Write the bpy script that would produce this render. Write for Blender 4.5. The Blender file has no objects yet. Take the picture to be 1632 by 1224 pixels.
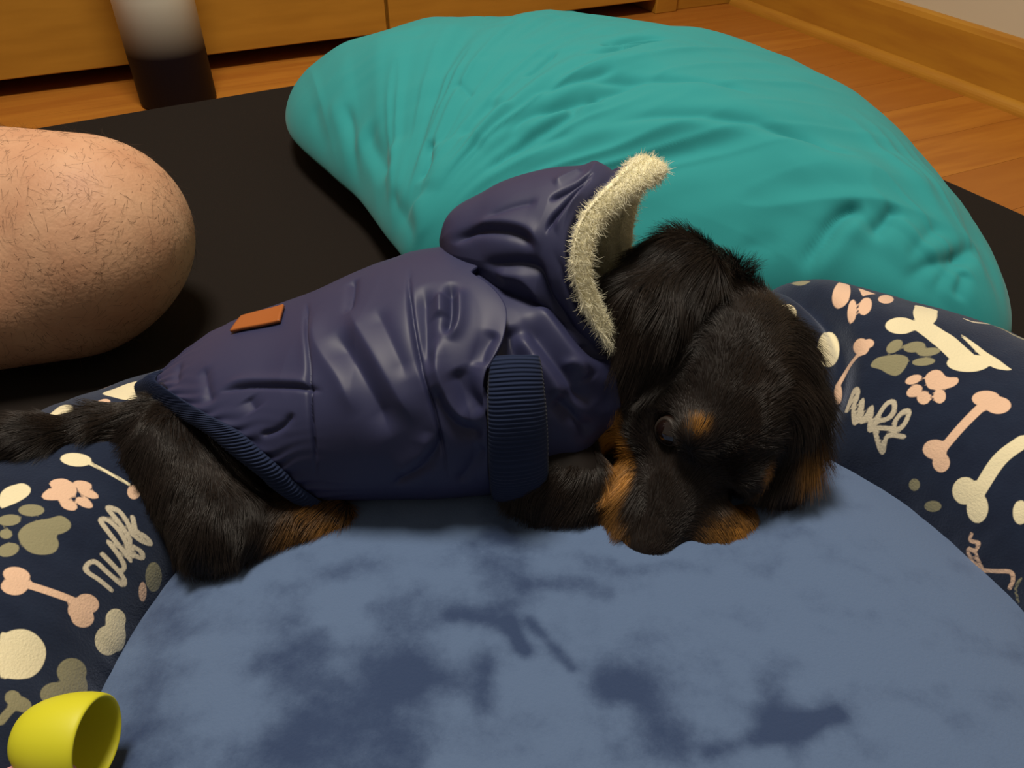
import bpy, math, random
import numpy as np
from mathutils import Vector, Matrix

random.seed(4); np.random.seed(4)
scene = bpy.context.scene
COL = scene.collection

# ------------------------------------------------------------------ camera, world, light, exposure
FPX, CX, CY = 1250.0, 816.0, 612.0
CAM_Z = 0.5
PITCH, ROLL = math.radians(39.5), math.radians(0.5)
_f = np.array([0, math.cos(PITCH), -math.sin(PITCH)])
_u = np.array([0, math.sin(PITCH), math.cos(PITCH)])
_r = np.array([1.0, 0, 0])
RGT = math.cos(ROLL) * _r + math.sin(ROLL) * _u
UPV = -math.sin(ROLL) * _r + math.cos(ROLL) * _u
FWD = _f
cam_data = bpy.data.cameras.new('camera')
cam_data.sensor_fit = 'HORIZONTAL'; cam_data.sensor_width = 36.0
cam_data.lens = FPX / 1632.0 * 36.0
cam_data.clip_start = 0.01
cam = bpy.data.objects.new('camera', cam_data); COL.objects.link(cam)
cam.matrix_world = Matrix(((RGT[0], UPV[0], -FWD[0], 0), (RGT[1], UPV[1], -FWD[1], 0), (RGT[2], UPV[2], -FWD[2], CAM_Z), (0, 0, 0, 1)))
scene.camera = cam

world = bpy.data.worlds.new('world'); scene.world = world
world.use_nodes = True
world.node_tree.nodes['Background'].inputs[0].default_value = (1.0, 0.88, 0.72, 1)
world.node_tree.nodes['Background'].inputs[1].default_value = 0.16

def area_light(name, loc, target, size, power, col):
    l = bpy.data.lights.new(name, 'AREA'); l.shape = 'DISK'; l.size = size; l.energy = power; l.color = col
    o = bpy.data.objects.new(name, l); COL.objects.link(o); o.location = loc
    o.rotation_euler = (Vector(target) - Vector(loc)).to_track_quat('-Z', 'Y').to_euler()
    return o
area_light('ceiling_light', (-0.25, 0.75, 2.25), (0, 0.6, 0), 0.55, 47, (1.0, 0.90, 0.75))

vs = scene.view_settings
vs.view_transform = 'Standard'; vs.look = 'None'; vs.gamma = 1.0; vs.use_curve_mapping = False
vs.exposure = 0.17

# ------------------------------------------------------------------ helpers
def at(px, py, z):
    """point of the place at height z that stands at a given spot of the 1632x1224 photograph"""
    d = (px - CX) / FPX * RGT - (py - CY) / FPX * UPV + FWD
    return np.array([0, 0, CAM_Z]) + d * ((z - CAM_Z) / d[2])

def spl(xs, ys, x):
    """smooth cubic through table points"""
    xs = np.asarray(xs, float); ys = np.asarray(ys, float); x = np.asarray(x, float)
    m = np.gradient(ys, xs, axis=0)
    i = np.clip(np.searchsorted(xs, x) - 1, 0, len(xs) - 2)
    h = xs[i + 1] - xs[i]; t = np.clip((x - xs[i]) / h, 0, 1)
    if ys.ndim > 1: h = h[..., None]; t = t[..., None]
    return ((2*t**3 - 3*t**2 + 1) * ys[i] + (t**3 - 2*t**2 + t) * h * m[i] + (-2*t**3 + 3*t**2) * ys[i+1] + (t**3 - t**2) * h * m[i+1])

def tag(o, label=None, cat=None, group=None, kind=None):
    if label: o['label'] = label
    if cat: o['category'] = cat
    if group: o['group'] = group
    if kind: o['kind'] = kind
    return o

def empty(name, loc=(0, 0, 0), rz=0.0):
    o = bpy.data.objects.new(name, None); COL.objects.link(o)
    o.location = loc; o.rotation_euler = (0, 0, rz); o.empty_display_size = 0.05
    return o

def adopt(o, parent):
    """parent, keeping the child's vertices where they are in the world"""
    o.parent = parent
    bpy.context.view_layer.update()
    o.matrix_parent_inverse = parent.matrix_world.inverted()
    return o

def obj(name, verts, faces, mat=None, parent=None, smooth=True, local=False):
    me = bpy.data.meshes.new(name)
    verts = np.asarray(verts, np.float32); 
    if isinstance(faces, np.ndarray):
        n, k = faces.shape
        me.vertices.add(len(verts)); me.vertices.foreach_set('co', verts.ravel())
        me.loops.add(n * k); me.loops.foreach_set('vertex_index', faces.astype(np.int32).ravel())
        me.polygons.add(n); me.polygons.foreach_set('loop_start', (np.arange(n) * k).astype(np.int32))
        me.update(calc_edges=True); me.validate()
    else:
        me.from_pydata(verts.tolist(), [], faces)
    if smooth: me.polygons.foreach_set('use_smooth', [True] * len(me.polygons))
    if mat: me.materials.append(mat)
    o = bpy.data.objects.new(name, me); COL.objects.link(o)
    if parent is not None:
        if local: o.parent = parent
        else: adopt(o, parent)
    return o

def grid_faces(nu, nv, wrap_v=False, wrap_u=False):
    iu = np.arange(nu if wrap_u else nu - 1); iv = np.arange(nv if wrap_v else nv - 1)
    a, b = np.meshgrid(iu, iv, indexing='ij')
    a2 = (a + 1) % nu; b2 = (b + 1) % nv
    return np.stack([a * nv + b, a2 * nv + b, a2 * nv + b2, a * nv + b2], -1).reshape(-1, 4)

def add_uv(o, uv):
    me = o.data; l = me.uv_layers.new(name='uv')
    idx = np.empty(len(me.loops), np.int32); me.loops.foreach_get('vertex_index', idx)
    l.data.foreach_set('uv', np.asarray(uv, np.float32)[idx].ravel())

def add_attr(o, name, vals, dtype='FLOAT', domain='POINT'):
    a = o.data.attributes.new(name, dtype, domain)
    a.data.foreach_set({'FLOAT': 'value', 'FLOAT_VECTOR': 'vector', 'FLOAT_COLOR': 'color'}[dtype], np.asarray(vals, np.float32).ravel())

def box(name, lo, hi, mat, parent=None, bevel=0.0, local=True, frame=None):
    x0, y0, z0 = lo; x1, y1, z1 = hi
    v = [(x0,y0,z0),(x1,y0,z0),(x1,y1,z0),(x0,y1,z0),(x0,y0,z1),(x1,y0,z1),(x1,y1,z1),(x0,y1,z1)]
    f = [(0,3,2,1),(4,5,6,7),(0,1,5,4),(1,2,6,5),(2,3,7,6),(3,0,4,7)]
    o = obj(name, v, f, mat, parent, smooth=False, local=local)
    if bevel:
        b = o.modifiers.new('bevel', 'BEVEL'); b.width = bevel; b.segments = 2
    return o

def smoothstep(a, b, x):
    t = np.clip((x - a) / (b - a), 0, 1); return t * t * (3 - 2 * t)

# value noise, 3-D, vectorised
_perm = np.random.RandomState(7).rand(64, 64, 64).astype(np.float32)
def noise3(p):
    p = np.asarray(p); i = np.floor(p).astype(int); f = p - i; f = f * f * (3 - 2 * f)
    i &= 63; j = (i + 1) & 63
    x0, y0, z0 = i[..., 0], i[..., 1], i[..., 2]; x1, y1, z1 = j[..., 0], j[..., 1], j[..., 2]
    fx, fy, fz = f[..., 0], f[..., 1], f[..., 2]
    def L(a, b, t): return a + (b - a) * t
    return L(L(L(_perm[x0,y0,z0], _perm[x1,y0,z0], fx), L(_perm[x0,y1,z0], _perm[x1,y1,z0], fx), fy),
             L(L(_perm[x0,y0,z1], _perm[x1,y0,z1], fx), L(_perm[x0,y1,z1], _perm[x1,y1,z1], fx), fy), fz) * 2 - 1
def fbm(p, o=3):
    s = 0; a = 1.0
    for k in range(o): s = s + a * noise3(np.asarray(p) * 2**k + 17.3 * k); a *= 0.5
    return s

# --- signed-distance modelling: round cones and ellipsoids melted together, skinned with surface nets
def sd_cone(P, a, b, ra, rb):
    a = np.asarray(a, float); b = np.asarray(b, float); ab = b - a
    t = np.clip(((P - a) @ ab) / (ab @ ab), 0, 1)
    return np.linalg.norm(P - a - t[..., None] * ab, axis=-1) - (ra + (rb - ra) * t)
def sd_ell(P, c, r, R=None):
    q = P - np.asarray(c)
    if R is not None: q = q @ R
    r = np.asarray(r, float)
    k0 = np.linalg.norm(q / r, axis=-1); k1 = np.linalg.norm(q / r**2, axis=-1) + 1e-9
    return k0 * (k0 - 1) / k1
def smin(a, b, k):
    h = np.clip(0.5 + 0.5 * (b - a) / k, 0, 1)
    return b + (a - b) * h - k * h * (1 - h)
def smax(a, b, k): return -smin(-a, -b, k)

def surface_net(f, org, h):
    s = f < 0
    nx, ny, nz = f.shape
    cnt = np.zeros((nx-1, ny-1, nz-1), np.int8)
    for dx in (0, 1):
        for dy in (0, 1):
            for dz in (0, 1): cnt += s[dx:nx-1+dx, dy:ny-1+dy, dz:nz-1+dz]
    act = np.argwhere((cnt > 0) & (cnt < 8))
    idx = -np.ones(cnt.shape, np.int64); idx[tuple(act.T)] = np.arange(len(act))
    acc = np.zeros((len(act), 3)); num = np.zeros(len(act))
    for ax in range(3):
        for d1 in (0, 1):
            for d2 in (0, 1):
                o0 = [0, 0, 0]; oth = [k for k in range(3) if k != ax]
                o0[oth[0]] = d1; o0[oth[1]] = d2; o1 = list(o0); o1[ax] = 1
                A = f[tuple((act + o0).T)]; Bv = f[tuple((act + o1).T)]
                m = (A < 0) != (Bv < 0)
                t = np.where(m, A / np.where(m, A - Bv, 1), 0)
                p = np.array(o0) + np.outer(t, np.eye(3)[ax])
                acc[m] += p[m]; num[m] += 1
    V = (act + acc / num[:, None]) * h + np.asarray(org)
    Fs = []
    for ax in range(3):
        sl0 = [slice(None)] * 3; sl1 = [slice(None)] * 3
        sl0[ax] = slice(0, -1); sl1[ax] = slice(1, None)
        A = s[tuple(sl0)]; Bv = s[tuple(sl1)]
        e = np.argwhere(A != Bv); flip = A[tuple(e.T)]
        o1, o2 = [k for k in range(3) if k != ax]
        ok = (e[:, o1] > 0) & (e[:, o2] > 0) & (e[:, o1] < f.shape[o1]-1) & (e[:, o2] < f.shape[o2]-1)
        e = e[ok]; flip = flip[ok]
        def g(a, b):
            q = e.copy(); q[:, o1] += a; q[:, o2] += b; return idx[tuple(q.T)]
        quad = np.stack([g(-1, -1), g(0, -1), g(0, 0), g(-1, 0)], 1)
        if ax == 1: flip = ~flip
        quad[~flip] = quad[~flip][:, ::-1]
        Fs.append(quad)
    return V, np.concatenate(Fs)

def relax(V, Fq, it=3, lam=0.5):
    E = np.concatenate([Fq[:, [0, 1]], Fq[:, [1, 2]], Fq[:, [2, 3]], Fq[:, [3, 0]]])
    for _ in range(it):
        s = np.zeros_like(V); n = np.zeros(len(V))
        for k in range(3): s[:, k] = np.bincount(E[:, 0], V[E[:, 1], k], len(V))
        n = np.bincount(E[:, 0], minlength=len(V))
        V = V + lam * (s / np.maximum(n, 1)[:, None] - V)
    return V

def vnormals(V, Fq):
    n = np.cross(V[Fq[:, 2]] - V[Fq[:, 0]], V[Fq[:, 3]] - V[Fq[:, 1]])
    N = np.zeros_like(V)
    for k in range(Fq.shape[1]):
        for c in range(3): N[:, c] += np.bincount(Fq[:, k], n[:, c], len(V))
    return N / (np.linalg.norm(N, axis=1, keepdims=True) + 1e-12)

# --- folds: lines drawn in a cloth's own surface coordinates (metres) that push it in or out
DEFORM = True
def polyline_dist(Q, pts, m=8):
    pts = np.asarray(pts, float); k = len(pts)
    if k > 2:
        t = np.linspace(0, k - 1, (k - 1) * m + 1); pts = spl(np.arange(k), pts, t)
    seg = np.linalg.norm(np.diff(pts, axis=0), axis=1); cum = np.concatenate([[0], np.cumsum(seg)])
    best = np.full(len(Q), 1e9); bt = np.zeros(len(Q))
    for i in range(len(pts) - 1):
        a = pts[i]; ab = pts[i+1] - a; L2_ = ab @ ab + 1e-12
        tt = np.clip(((Q - a) @ ab) / L2_, 0, 1)
        d = np.hypot(Q[:, 0] - a[0] - tt * ab[0], Q[:, 1] - a[1] - tt * ab[1])
        w = d < best; best[w] = d[w]; bt[w] = (cum[i] + tt[w] * seg[i]) / cum[-1]
    return best, bt
def fold_field(UV, folds, gain=1.0, sharp=2.0, taper=.22):
    UV = np.asarray(UV).reshape(-1, 2); D = np.zeros(len(UV))
    if not DEFORM: return D
    for pts, w, a in folds:
        p = np.asarray(pts); lo = p.min(0) - 3 * w; hi = p.max(0) + 3 * w
        ix = np.where((UV[:, 0] > lo[0]) & (UV[:, 0] < hi[0]) & (UV[:, 1] > lo[1]) & (UV[:, 1] < hi[1]))[0]
        if not len(ix): continue
        d, t = polyline_dist(UV[ix], p)
        D[ix] += gain * a * (smoothstep(0, taper, t) * smoothstep(1, 1 - taper, t) if taper else 1) * np.exp(-(d / w)**sharp)
    return D
def poly_sd(Q, pts):
    """signed distance to a closed outline, negative inside"""
    p = np.asarray(pts, float); n = len(p)
    if 4 < n < 17:
        ext = np.vstack([p[-3:], p, p[:4]]); p = spl(np.arange(-3, n + 4), ext, np.arange(0, n, .25)); n = len(p)
    best = np.full(len(Q), 1e9); ins = np.zeros(len(Q), bool)
    for i in range(n):
        a = p[i]; b = p[(i+1) % n]; ab = b - a
        tt = np.clip(((Q - a) @ ab) / (ab @ ab + 1e-12), 0, 1)
        best = np.minimum(best, np.hypot(Q[:, 0] - a[0] - tt * ab[0], Q[:, 1] - a[1] - tt * ab[1]))
        c = ((a[1] > Q[:, 1]) != (b[1] > Q[:, 1]))
        xi = a[0] + (Q[:, 1] - a[1]) * ab[0] / (ab[1] if abs(ab[1]) > 1e-12 else 1e-12)
        ins ^= c & (Q[:, 0] < xi)
    return np.where(ins, -best, best)
def print_fields(UV, prints, cols, lim=.004):
    UV = np.asarray(UV).reshape(-1, 2); out = {c: np.full(len(UV), lim) for c in cols}
    for c, kind, pts, w in prints:
        p = np.asarray(pts); m = w / 2 + lim; lo = p.min(0) - m; hi = p.max(0) + m
        ix = np.where((UV[:, 0] > lo[0]) & (UV[:, 0] < hi[0]) & (UV[:, 1] > lo[1]) & (UV[:, 1] < hi[1]))[0]
        if not len(ix): continue
        d = poly_sd(UV[ix], p) if kind == 'p' else polyline_dist(UV[ix], p, 6)[0] - w / 2
        out[c][ix] = np.minimum(out[c][ix], d)
    return out

# outlines and folds in the cloths' own surface coordinates (metres)
PRINTS_UV = [
    ('cream','p',[(1.0526,0.154),(1.0472,0.1536),(1.0436,0.1563),(1.0408,0.1597),(1.0419,0.1657),(1.0464,0.1685),(1.0527,0.1673),(1.0576,0.1647),(1.0611,0.1612)],0),
    ('pink','p',[(1.0437,0.1751),(1.0381,0.1747),(1.0355,0.176),(1.0339,0.1719),(1.0297,0.1723),(1.026,0.1764),(1.0261,0.1819),(1.0283,0.1871),(1.0324,0.1894),(1.0378,0.1882),(1.043,0.1831),(1.0455,0.1783)],0),
    ('pink','p',[(1.0207,0.1926),(1.0218,0.1929),(1.023,0.1927),(1.0243,0.192),(1.0254,0.1908),(1.0263,0.1893),(1.027,0.1877),(1.0272,0.186),(1.0271,0.1844),(1.0267,0.1832),(1.0259,0.1824),(1.0249,0.1821),(1.0238,0.1823),(1.0227,0.183),(1.0216,0.1842),(1.0206,0.1857),(1.0199,0.1873),(1.0196,0.189),(1.0196,0.1905),(1.02,0.1918)],0),
    ('pink','p',[(1.0251,0.2008),(1.0261,0.2009),(1.0272,0.2003),(1.0283,0.1992),(1.0292,0.1977),(1.0298,0.1958),(1.0301,0.1939),(1.0301,0.1919),(1.0298,0.1902),(1.0291,0.189),(1.0283,0.1883),(1.0273,0.1882),(1.0263,0.1887),(1.0254,0.1898),(1.0245,0.1913),(1.0239,0.1932),(1.0235,0.1952),(1.0234,0.1972),(1.0237,0.1988),(1.0242,0.2001)],0),
    ('pink','p',[(1.0336,0.2029),(1.0347,0.2029),(1.0357,0.2024),(1.0365,0.2014),(1.0372,0.1999),(1.0376,0.1983),(1.0376,0.1965),(1.0373,0.1947),(1.0368,0.1932),(1.036,0.1921),(1.035,0.1915),(1.034,0.1915),(1.0331,0.192),(1.0323,0.193),(1.0317,0.1945),(1.0313,0.1962),(1.0312,0.198),(1.0315,0.1997),(1.032,0.2012),(1.0327,0.2023)],0),
    ('pink','p',[(1.0404,0.1968),(1.0416,0.197),(1.0428,0.1967),(1.0438,0.1958),(1.0446,0.1946),(1.0451,0.193),(1.0452,0.1913),(1.0449,0.1897),(1.0443,0.1882),(1.0434,0.1871),(1.0424,0.1863),(1.0413,0.1861),(1.0401,0.1865),(1.0391,0.1873),(1.0384,0.1885),(1.0379,0.1901),(1.0378,0.1918),(1.038,0.1935),(1.0385,0.195),(1.0394,0.1961)],0),
    ('olive','p',[(1.0738,0.182),(1.067,0.1813),(1.0609,0.1843),(1.0559,0.1892),(1.0509,0.1932),(1.0517,0.1997),(1.0556,0.2025),(1.0607,0.2012),(1.0642,0.1993),(1.0681,0.2038),(1.0746,0.2052),(1.0798,0.2011),(1.0818,0.1944),(1.079,0.1875)],0),
    ('olive','p',[(1.0522,0.1834),(1.0535,0.1839),(1.0551,0.1838),(1.0566,0.183),(1.0581,0.1817),(1.0594,0.18),(1.0602,0.178),(1.0606,0.1759),(1.0605,0.174),(1.0599,0.1723),(1.0589,0.1711),(1.0576,0.1705),(1.0561,0.1706),(1.0546,0.1714),(1.0532,0.1727),(1.0521,0.1745),(1.0512,0.1766),(1.0508,0.1787),(1.0508,0.1806),(1.0513,0.1822)],0),
    ('olive','p',[(1.0638,0.1767),(1.065,0.1773),(1.0664,0.1774),(1.068,0.1769),(1.0694,0.1759),(1.0706,0.1745),(1.0714,0.1728),(1.0718,0.171),(1.0717,0.1693),(1.0712,0.1678),(1.0703,0.1666),(1.0691,0.166),(1.0677,0.1659),(1.0663,0.1664),(1.0649,0.1674),(1.0637,0.1688),(1.0629,0.1705),(1.0624,0.1723),(1.0624,0.1741),(1.0629,0.1755)],0),
    ('olive','p',[(1.0751,0.1794),(1.0761,0.1799),(1.0771,0.1801),(1.0781,0.1799),(1.079,0.1794),(1.0795,0.1786),(1.0798,0.1775),(1.0798,0.1764),(1.0794,0.1752),(1.0787,0.1742),(1.0778,0.1734),(1.0768,0.1728),(1.0758,0.1727),(1.0748,0.1729),(1.074,0.1734),(1.0735,0.1743),(1.0732,0.1753),(1.0732,0.1765),(1.0736,0.1776),(1.0742,0.1786)],0),
    ('olive','p',[(1.0814,0.1877),(1.0827,0.1885),(1.0843,0.1889),(1.086,0.1889),(1.0878,0.1884),(1.0893,0.1874),(1.0904,0.1862),(1.0911,0.1847),(1.0912,0.1832),(1.0908,0.1817),(1.0899,0.1805),(1.0886,0.1797),(1.0871,0.1793),(1.0853,0.1793),(1.0837,0.1798),(1.0822,0.1807),(1.0811,0.182),(1.0804,0.1835),(1.0802,0.185),(1.0805,0.1865)],0),
    ('pink','p',[(1.0978,0.2042),(1.0996,0.2045),(1.1015,0.2042),(1.1031,0.2032),(1.1044,0.2017),(1.1052,0.1997),(1.1055,0.1976),(1.1052,0.1954),(1.1044,0.1935),(1.1031,0.1919),(1.1015,0.1909),(1.0998,0.1904),(1.098,0.1907),(1.0964,0.1916),(1.0951,0.1931),(1.0942,0.1951),(1.0939,0.1973),(1.0941,0.1995),(1.0949,0.2015),(1.0961,0.2031)],0),
    ('pink','p',[(1.105,0.2064),(1.1067,0.2068),(1.1085,0.2066),(1.1102,0.2058),(1.1117,0.2045),(1.1128,0.2028),(1.1133,0.2008),(1.1133,0.1989),(1.1126,0.197),(1.1114,0.1955),(1.1099,0.1944),(1.1082,0.194),(1.1064,0.1941),(1.1048,0.1949),(1.1034,0.1962),(1.1025,0.1979),(1.1019,0.1999),(1.102,0.2019),(1.1025,0.2038),(1.1035,0.2053)],0),
    ('pink','s',[(1.1033,0.2032),(1.1007,0.2175),(1.0971,0.2344)],0.0049),
    ('pink','p',[(1.0909,0.2476),(1.0931,0.2476),(1.0954,0.2469),(1.0975,0.2455),(1.0991,0.2435),(1.1002,0.2413),(1.1006,0.2389),(1.1003,0.2367),(1.0992,0.2349),(1.0977,0.2335),(1.0957,0.2327),(1.0936,0.2326),(1.0915,0.2331),(1.0896,0.2344),(1.0881,0.2361),(1.087,0.2383),(1.0866,0.2406),(1.0867,0.243),(1.0876,0.2451),(1.089,0.2467)],0),
    ('pink','p',[(1.1004,0.2493),(1.1027,0.2497),(1.1049,0.2495),(1.1071,0.2486),(1.109,0.247),(1.1104,0.2449),(1.1112,0.2427),(1.1113,0.2404),(1.1106,0.2384),(1.1093,0.2368),(1.1075,0.2357),(1.1054,0.2353),(1.1032,0.2354),(1.101,0.2363),(1.0991,0.2378),(1.0976,0.2398),(1.0968,0.242),(1.0967,0.2443),(1.0973,0.2464),(1.0986,0.2481)],0),
    ('pink','p',[(1.0975,0.2423),(1.0996,0.2431),(1.1019,0.2433),(1.1041,0.2429),(1.106,0.242),(1.1075,0.2405),(1.1084,0.2388),(1.1086,0.2369),(1.1082,0.235),(1.1071,0.2334),(1.1055,0.2321),(1.1035,0.2313),(1.1013,0.231),(1.0992,0.2313),(1.0972,0.2322),(1.0957,0.2336),(1.0947,0.2354),(1.0943,0.2373),(1.0947,0.2392),(1.0958,0.2409)],0),
    ('text','s',[(1.0748,0.2478),(1.0745,0.2369),(1.0742,0.226),(1.0658,0.2267),(1.0663,0.2381),(1.0666,0.2506),(1.0631,0.2514),(1.0607,0.2442),(1.0583,0.2275)],0.0031),
    ('text','s',[(1.0607,0.2442),(1.0559,0.2445),(1.0528,0.2392),(1.0488,0.2253)],0.0032),
    ('text','s',[(1.0485,0.2444),(1.0454,0.2296),(1.0404,0.2144),(1.0375,0.2124),(1.0356,0.2153),(1.0367,0.2248),(1.0413,0.2354),(1.0442,0.2411),(1.0409,0.2495),(1.0375,0.2475),(1.039,0.2405),(1.0435,0.2371)],0.0032),
    ('text','s',[(1.0414,0.2372),(1.0366,0.2343),(1.0321,0.2224),(1.0287,0.211),(1.0264,0.2107),(1.0245,0.2168),(1.0279,0.2263),(1.0317,0.2332),(1.0309,0.2414),(1.0272,0.2477),(1.0261,0.242),(1.0281,0.2355),(1.0311,0.2328)],0.0032),
    ('text','s',[(1.0214,0.2254),(1.028,0.2328)],0.0035),
    ('cream','p',[(1.0832,0.2704),(1.0853,0.2718),(1.088,0.2721),(1.0909,0.2714),(1.0936,0.2698),(1.0958,0.2677),(1.0973,0.2652),(1.098,0.2626),(1.0978,0.2601),(1.0968,0.2579),(1.095,0.2563),(1.0927,0.2553),(1.0901,0.2549),(1.0875,0.2553),(1.085,0.2564),(1.083,0.2582),(1.0816,0.2604),(1.0809,0.2631),(1.0809,0.2658),(1.0817,0.2683)],0),
    ('cream','p',[(1.0977,0.276),(1.1005,0.2777),(1.1038,0.2783),(1.1071,0.2778),(1.1103,0.276),(1.1132,0.2731),(1.1151,0.2696),(1.1158,0.2662),(1.1154,0.263),(1.114,0.2602),(1.1116,0.258),(1.1088,0.2566),(1.1057,0.2559),(1.1025,0.2563),(1.0995,0.2578),(1.097,0.26),(1.0952,0.263),(1.0943,0.2665),(1.0945,0.27),(1.0956,0.2733)],0),
    ('cream','p',[(1.092,0.2778),(1.0947,0.28),(1.0977,0.2814),(1.1006,0.2816),(1.1033,0.2809),(1.1052,0.2792),(1.1063,0.2769),(1.1065,0.2741),(1.1057,0.2711),(1.1041,0.2682),(1.1016,0.2657),(1.0986,0.264),(1.0955,0.2629),(1.0925,0.2627),(1.0899,0.2633),(1.088,0.2646),(1.087,0.2667),(1.0869,0.2694),(1.0878,0.2723),(1.0895,0.2752)],0),
    ('cream','p',[(1.1389,0.2093),(1.1362,0.2109),(1.1323,0.214),(1.1296,0.219),(1.13,0.2259),(1.1335,0.2327),(1.1391,0.2362),(1.1475,0.2372),(1.1553,0.2345),(1.1601,0.2287),(1.1619,0.2233),(1.1621,0.2195)],0),
    ('olive','p',[(1.1329,0.265),(1.1356,0.2661),(1.1389,0.2659),(1.1423,0.2644),(1.1453,0.2622),(1.1476,0.2594),(1.1491,0.2563),(1.1494,0.2532),(1.1488,0.2505),(1.1471,0.2482),(1.1448,0.2466),(1.142,0.2458),(1.139,0.2459),(1.136,0.2468),(1.1334,0.2484),(1.1313,0.2508),(1.1299,0.2537),(1.1294,0.2569),(1.1297,0.26),(1.1309,0.2629)],0),
    ('olive','p',[(1.1525,0.2619),(1.155,0.2624),(1.1579,0.2619),(1.161,0.2601),(1.1638,0.2576),(1.166,0.2546),(1.1674,0.2514),(1.1679,0.2484),(1.1675,0.2458),(1.1661,0.2438),(1.1641,0.2426),(1.1615,0.2423),(1.1586,0.2428),(1.1558,0.2442),(1.1532,0.2463),(1.1513,0.2488),(1.1499,0.2518),(1.1494,0.2549),(1.1496,0.2578),(1.1507,0.2602)],0),
    ('olive','p',[(1.141,0.2708),(1.1436,0.2717),(1.1463,0.2719),(1.1489,0.2713),(1.1512,0.27),(1.1528,0.2681),(1.1538,0.2659),(1.1538,0.2635),(1.1531,0.2613),(1.1515,0.2593),(1.1493,0.2579),(1.1467,0.257),(1.1441,0.2568),(1.1415,0.2572),(1.1393,0.2583),(1.1377,0.26),(1.1368,0.2621),(1.1367,0.2646),(1.1373,0.267),(1.1388,0.2692)],0),
    ('olive','p',[(1.1731,0.2343),(1.1747,0.2341),(1.1761,0.2336),(1.1772,0.2326),(1.1779,0.2315),(1.1782,0.2302),(1.1779,0.2289),(1.1772,0.2277),(1.176,0.2267),(1.1746,0.2261),(1.173,0.2258),(1.1715,0.2259),(1.1701,0.2265),(1.169,0.2273),(1.1683,0.2285),(1.1681,0.2298),(1.1683,0.2311),(1.1691,0.2323),(1.1702,0.2333),(1.1716,0.234)],0),
    ('olive','p',[(1.1747,0.2408),(1.1762,0.2406),(1.1776,0.2399),(1.1787,0.2388),(1.1794,0.2374),(1.1797,0.2359),(1.1795,0.2344),(1.1789,0.233),(1.1778,0.2319),(1.1765,0.2312),(1.175,0.2309),(1.1735,0.2311),(1.1722,0.2317),(1.1712,0.2327),(1.1704,0.234),(1.1702,0.2355),(1.1703,0.2371),(1.171,0.2385),(1.1719,0.2397),(1.1732,0.2405)],0),
    ('olive','s',[(1.1772,0.2323),(1.1831,0.2303),(1.189,0.2289)],0.0043),
    ('cream','p',[(1.0042,0.1776),(1.0059,0.1784),(1.0079,0.1784),(1.01,0.1775),(1.012,0.1758),(1.0137,0.1736),(1.0149,0.171),(1.0154,0.1681),(1.0153,0.1654),(1.0146,0.163),(1.0133,0.1613),(1.0117,0.1604),(1.0098,0.1605),(1.0079,0.1615),(1.0061,0.1633),(1.0045,0.1657),(1.0033,0.1684),(1.0026,0.1712),(1.0025,0.1738),(1.003,0.176)],0),
    ('cream','s',[(1.0065,0.1777),(1.0049,0.1921),(1.0029,0.2069)],0.0024),
    ('pink','p',[(1.0017,0.2161),(1.0033,0.2172),(1.005,0.2178),(1.0068,0.218),(1.0084,0.2178),(1.0097,0.217),(1.0106,0.2159),(1.0109,0.2146),(1.0106,0.2131),(1.0098,0.2117),(1.0086,0.2103),(1.007,0.2093),(1.0053,0.2086),(1.0035,0.2083),(1.0019,0.2085),(1.0006,0.2092),(0.9998,0.2103),(0.9995,0.2116),(0.9997,0.2132),(1.0005,0.2147)],0),
    ('olive','p',[(1.0377,0.2726),(1.0402,0.2751),(1.0431,0.2767),(1.0461,0.2772),(1.0489,0.2766),(1.0511,0.2751),(1.0526,0.2727),(1.0531,0.2698),(1.0527,0.2666),(1.0513,0.2636),(1.0492,0.2609),(1.0464,0.2588),(1.0434,0.2574),(1.0405,0.2569),(1.0378,0.2572),(1.0358,0.2585),(1.0345,0.2605),(1.034,0.2631),(1.0345,0.2662),(1.0358,0.2695)],0),
    ('pink','p',[(1.0559,0.2699),(1.0576,0.2715),(1.0593,0.2727),(1.061,0.2733),(1.0624,0.2733),(1.0635,0.2727),(1.064,0.2715),(1.0641,0.2699),(1.0635,0.2681),(1.0624,0.2663),(1.0609,0.2645),(1.0592,0.2631),(1.0574,0.262),(1.0558,0.2614),(1.0544,0.2613),(1.0534,0.2618),(1.0529,0.2628),(1.0529,0.2643),(1.0535,0.2661),(1.0545,0.2681)],0),
    ('cream','p',[(0.9115,0.1181),(0.9255,0.1431),(0.9427,0.1439),(0.9491,0.1327),(0.9463,0.1101)],0),
    ('pink','p',[(0.9545,0.1342),(0.9555,0.1357),(0.9568,0.1369),(0.9582,0.1375),(0.9595,0.1375),(0.9607,0.137),(0.9617,0.136),(0.9623,0.1347),(0.9624,0.1331),(0.9621,0.1313),(0.9614,0.1295),(0.9604,0.128),(0.9592,0.1268),(0.9578,0.1262),(0.9565,0.1261),(0.9553,0.1265),(0.9543,0.1275),(0.9537,0.1289),(0.9535,0.1306),(0.9538,0.1324)],0),
    ('cream','p',[(0.9884,0.113),(0.9793,0.1088),(0.971,0.1029),(0.97,0.1147),(0.9756,0.1261),(0.9828,0.1222)],0),
    ('olive','p',[(0.3778,0.1009),(0.378,0.1056),(0.3791,0.1069),(0.381,0.1063),(0.3834,0.1041),(0.3861,0.1005),(0.3889,0.0949),(0.3915,0.0856)],0),
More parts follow.
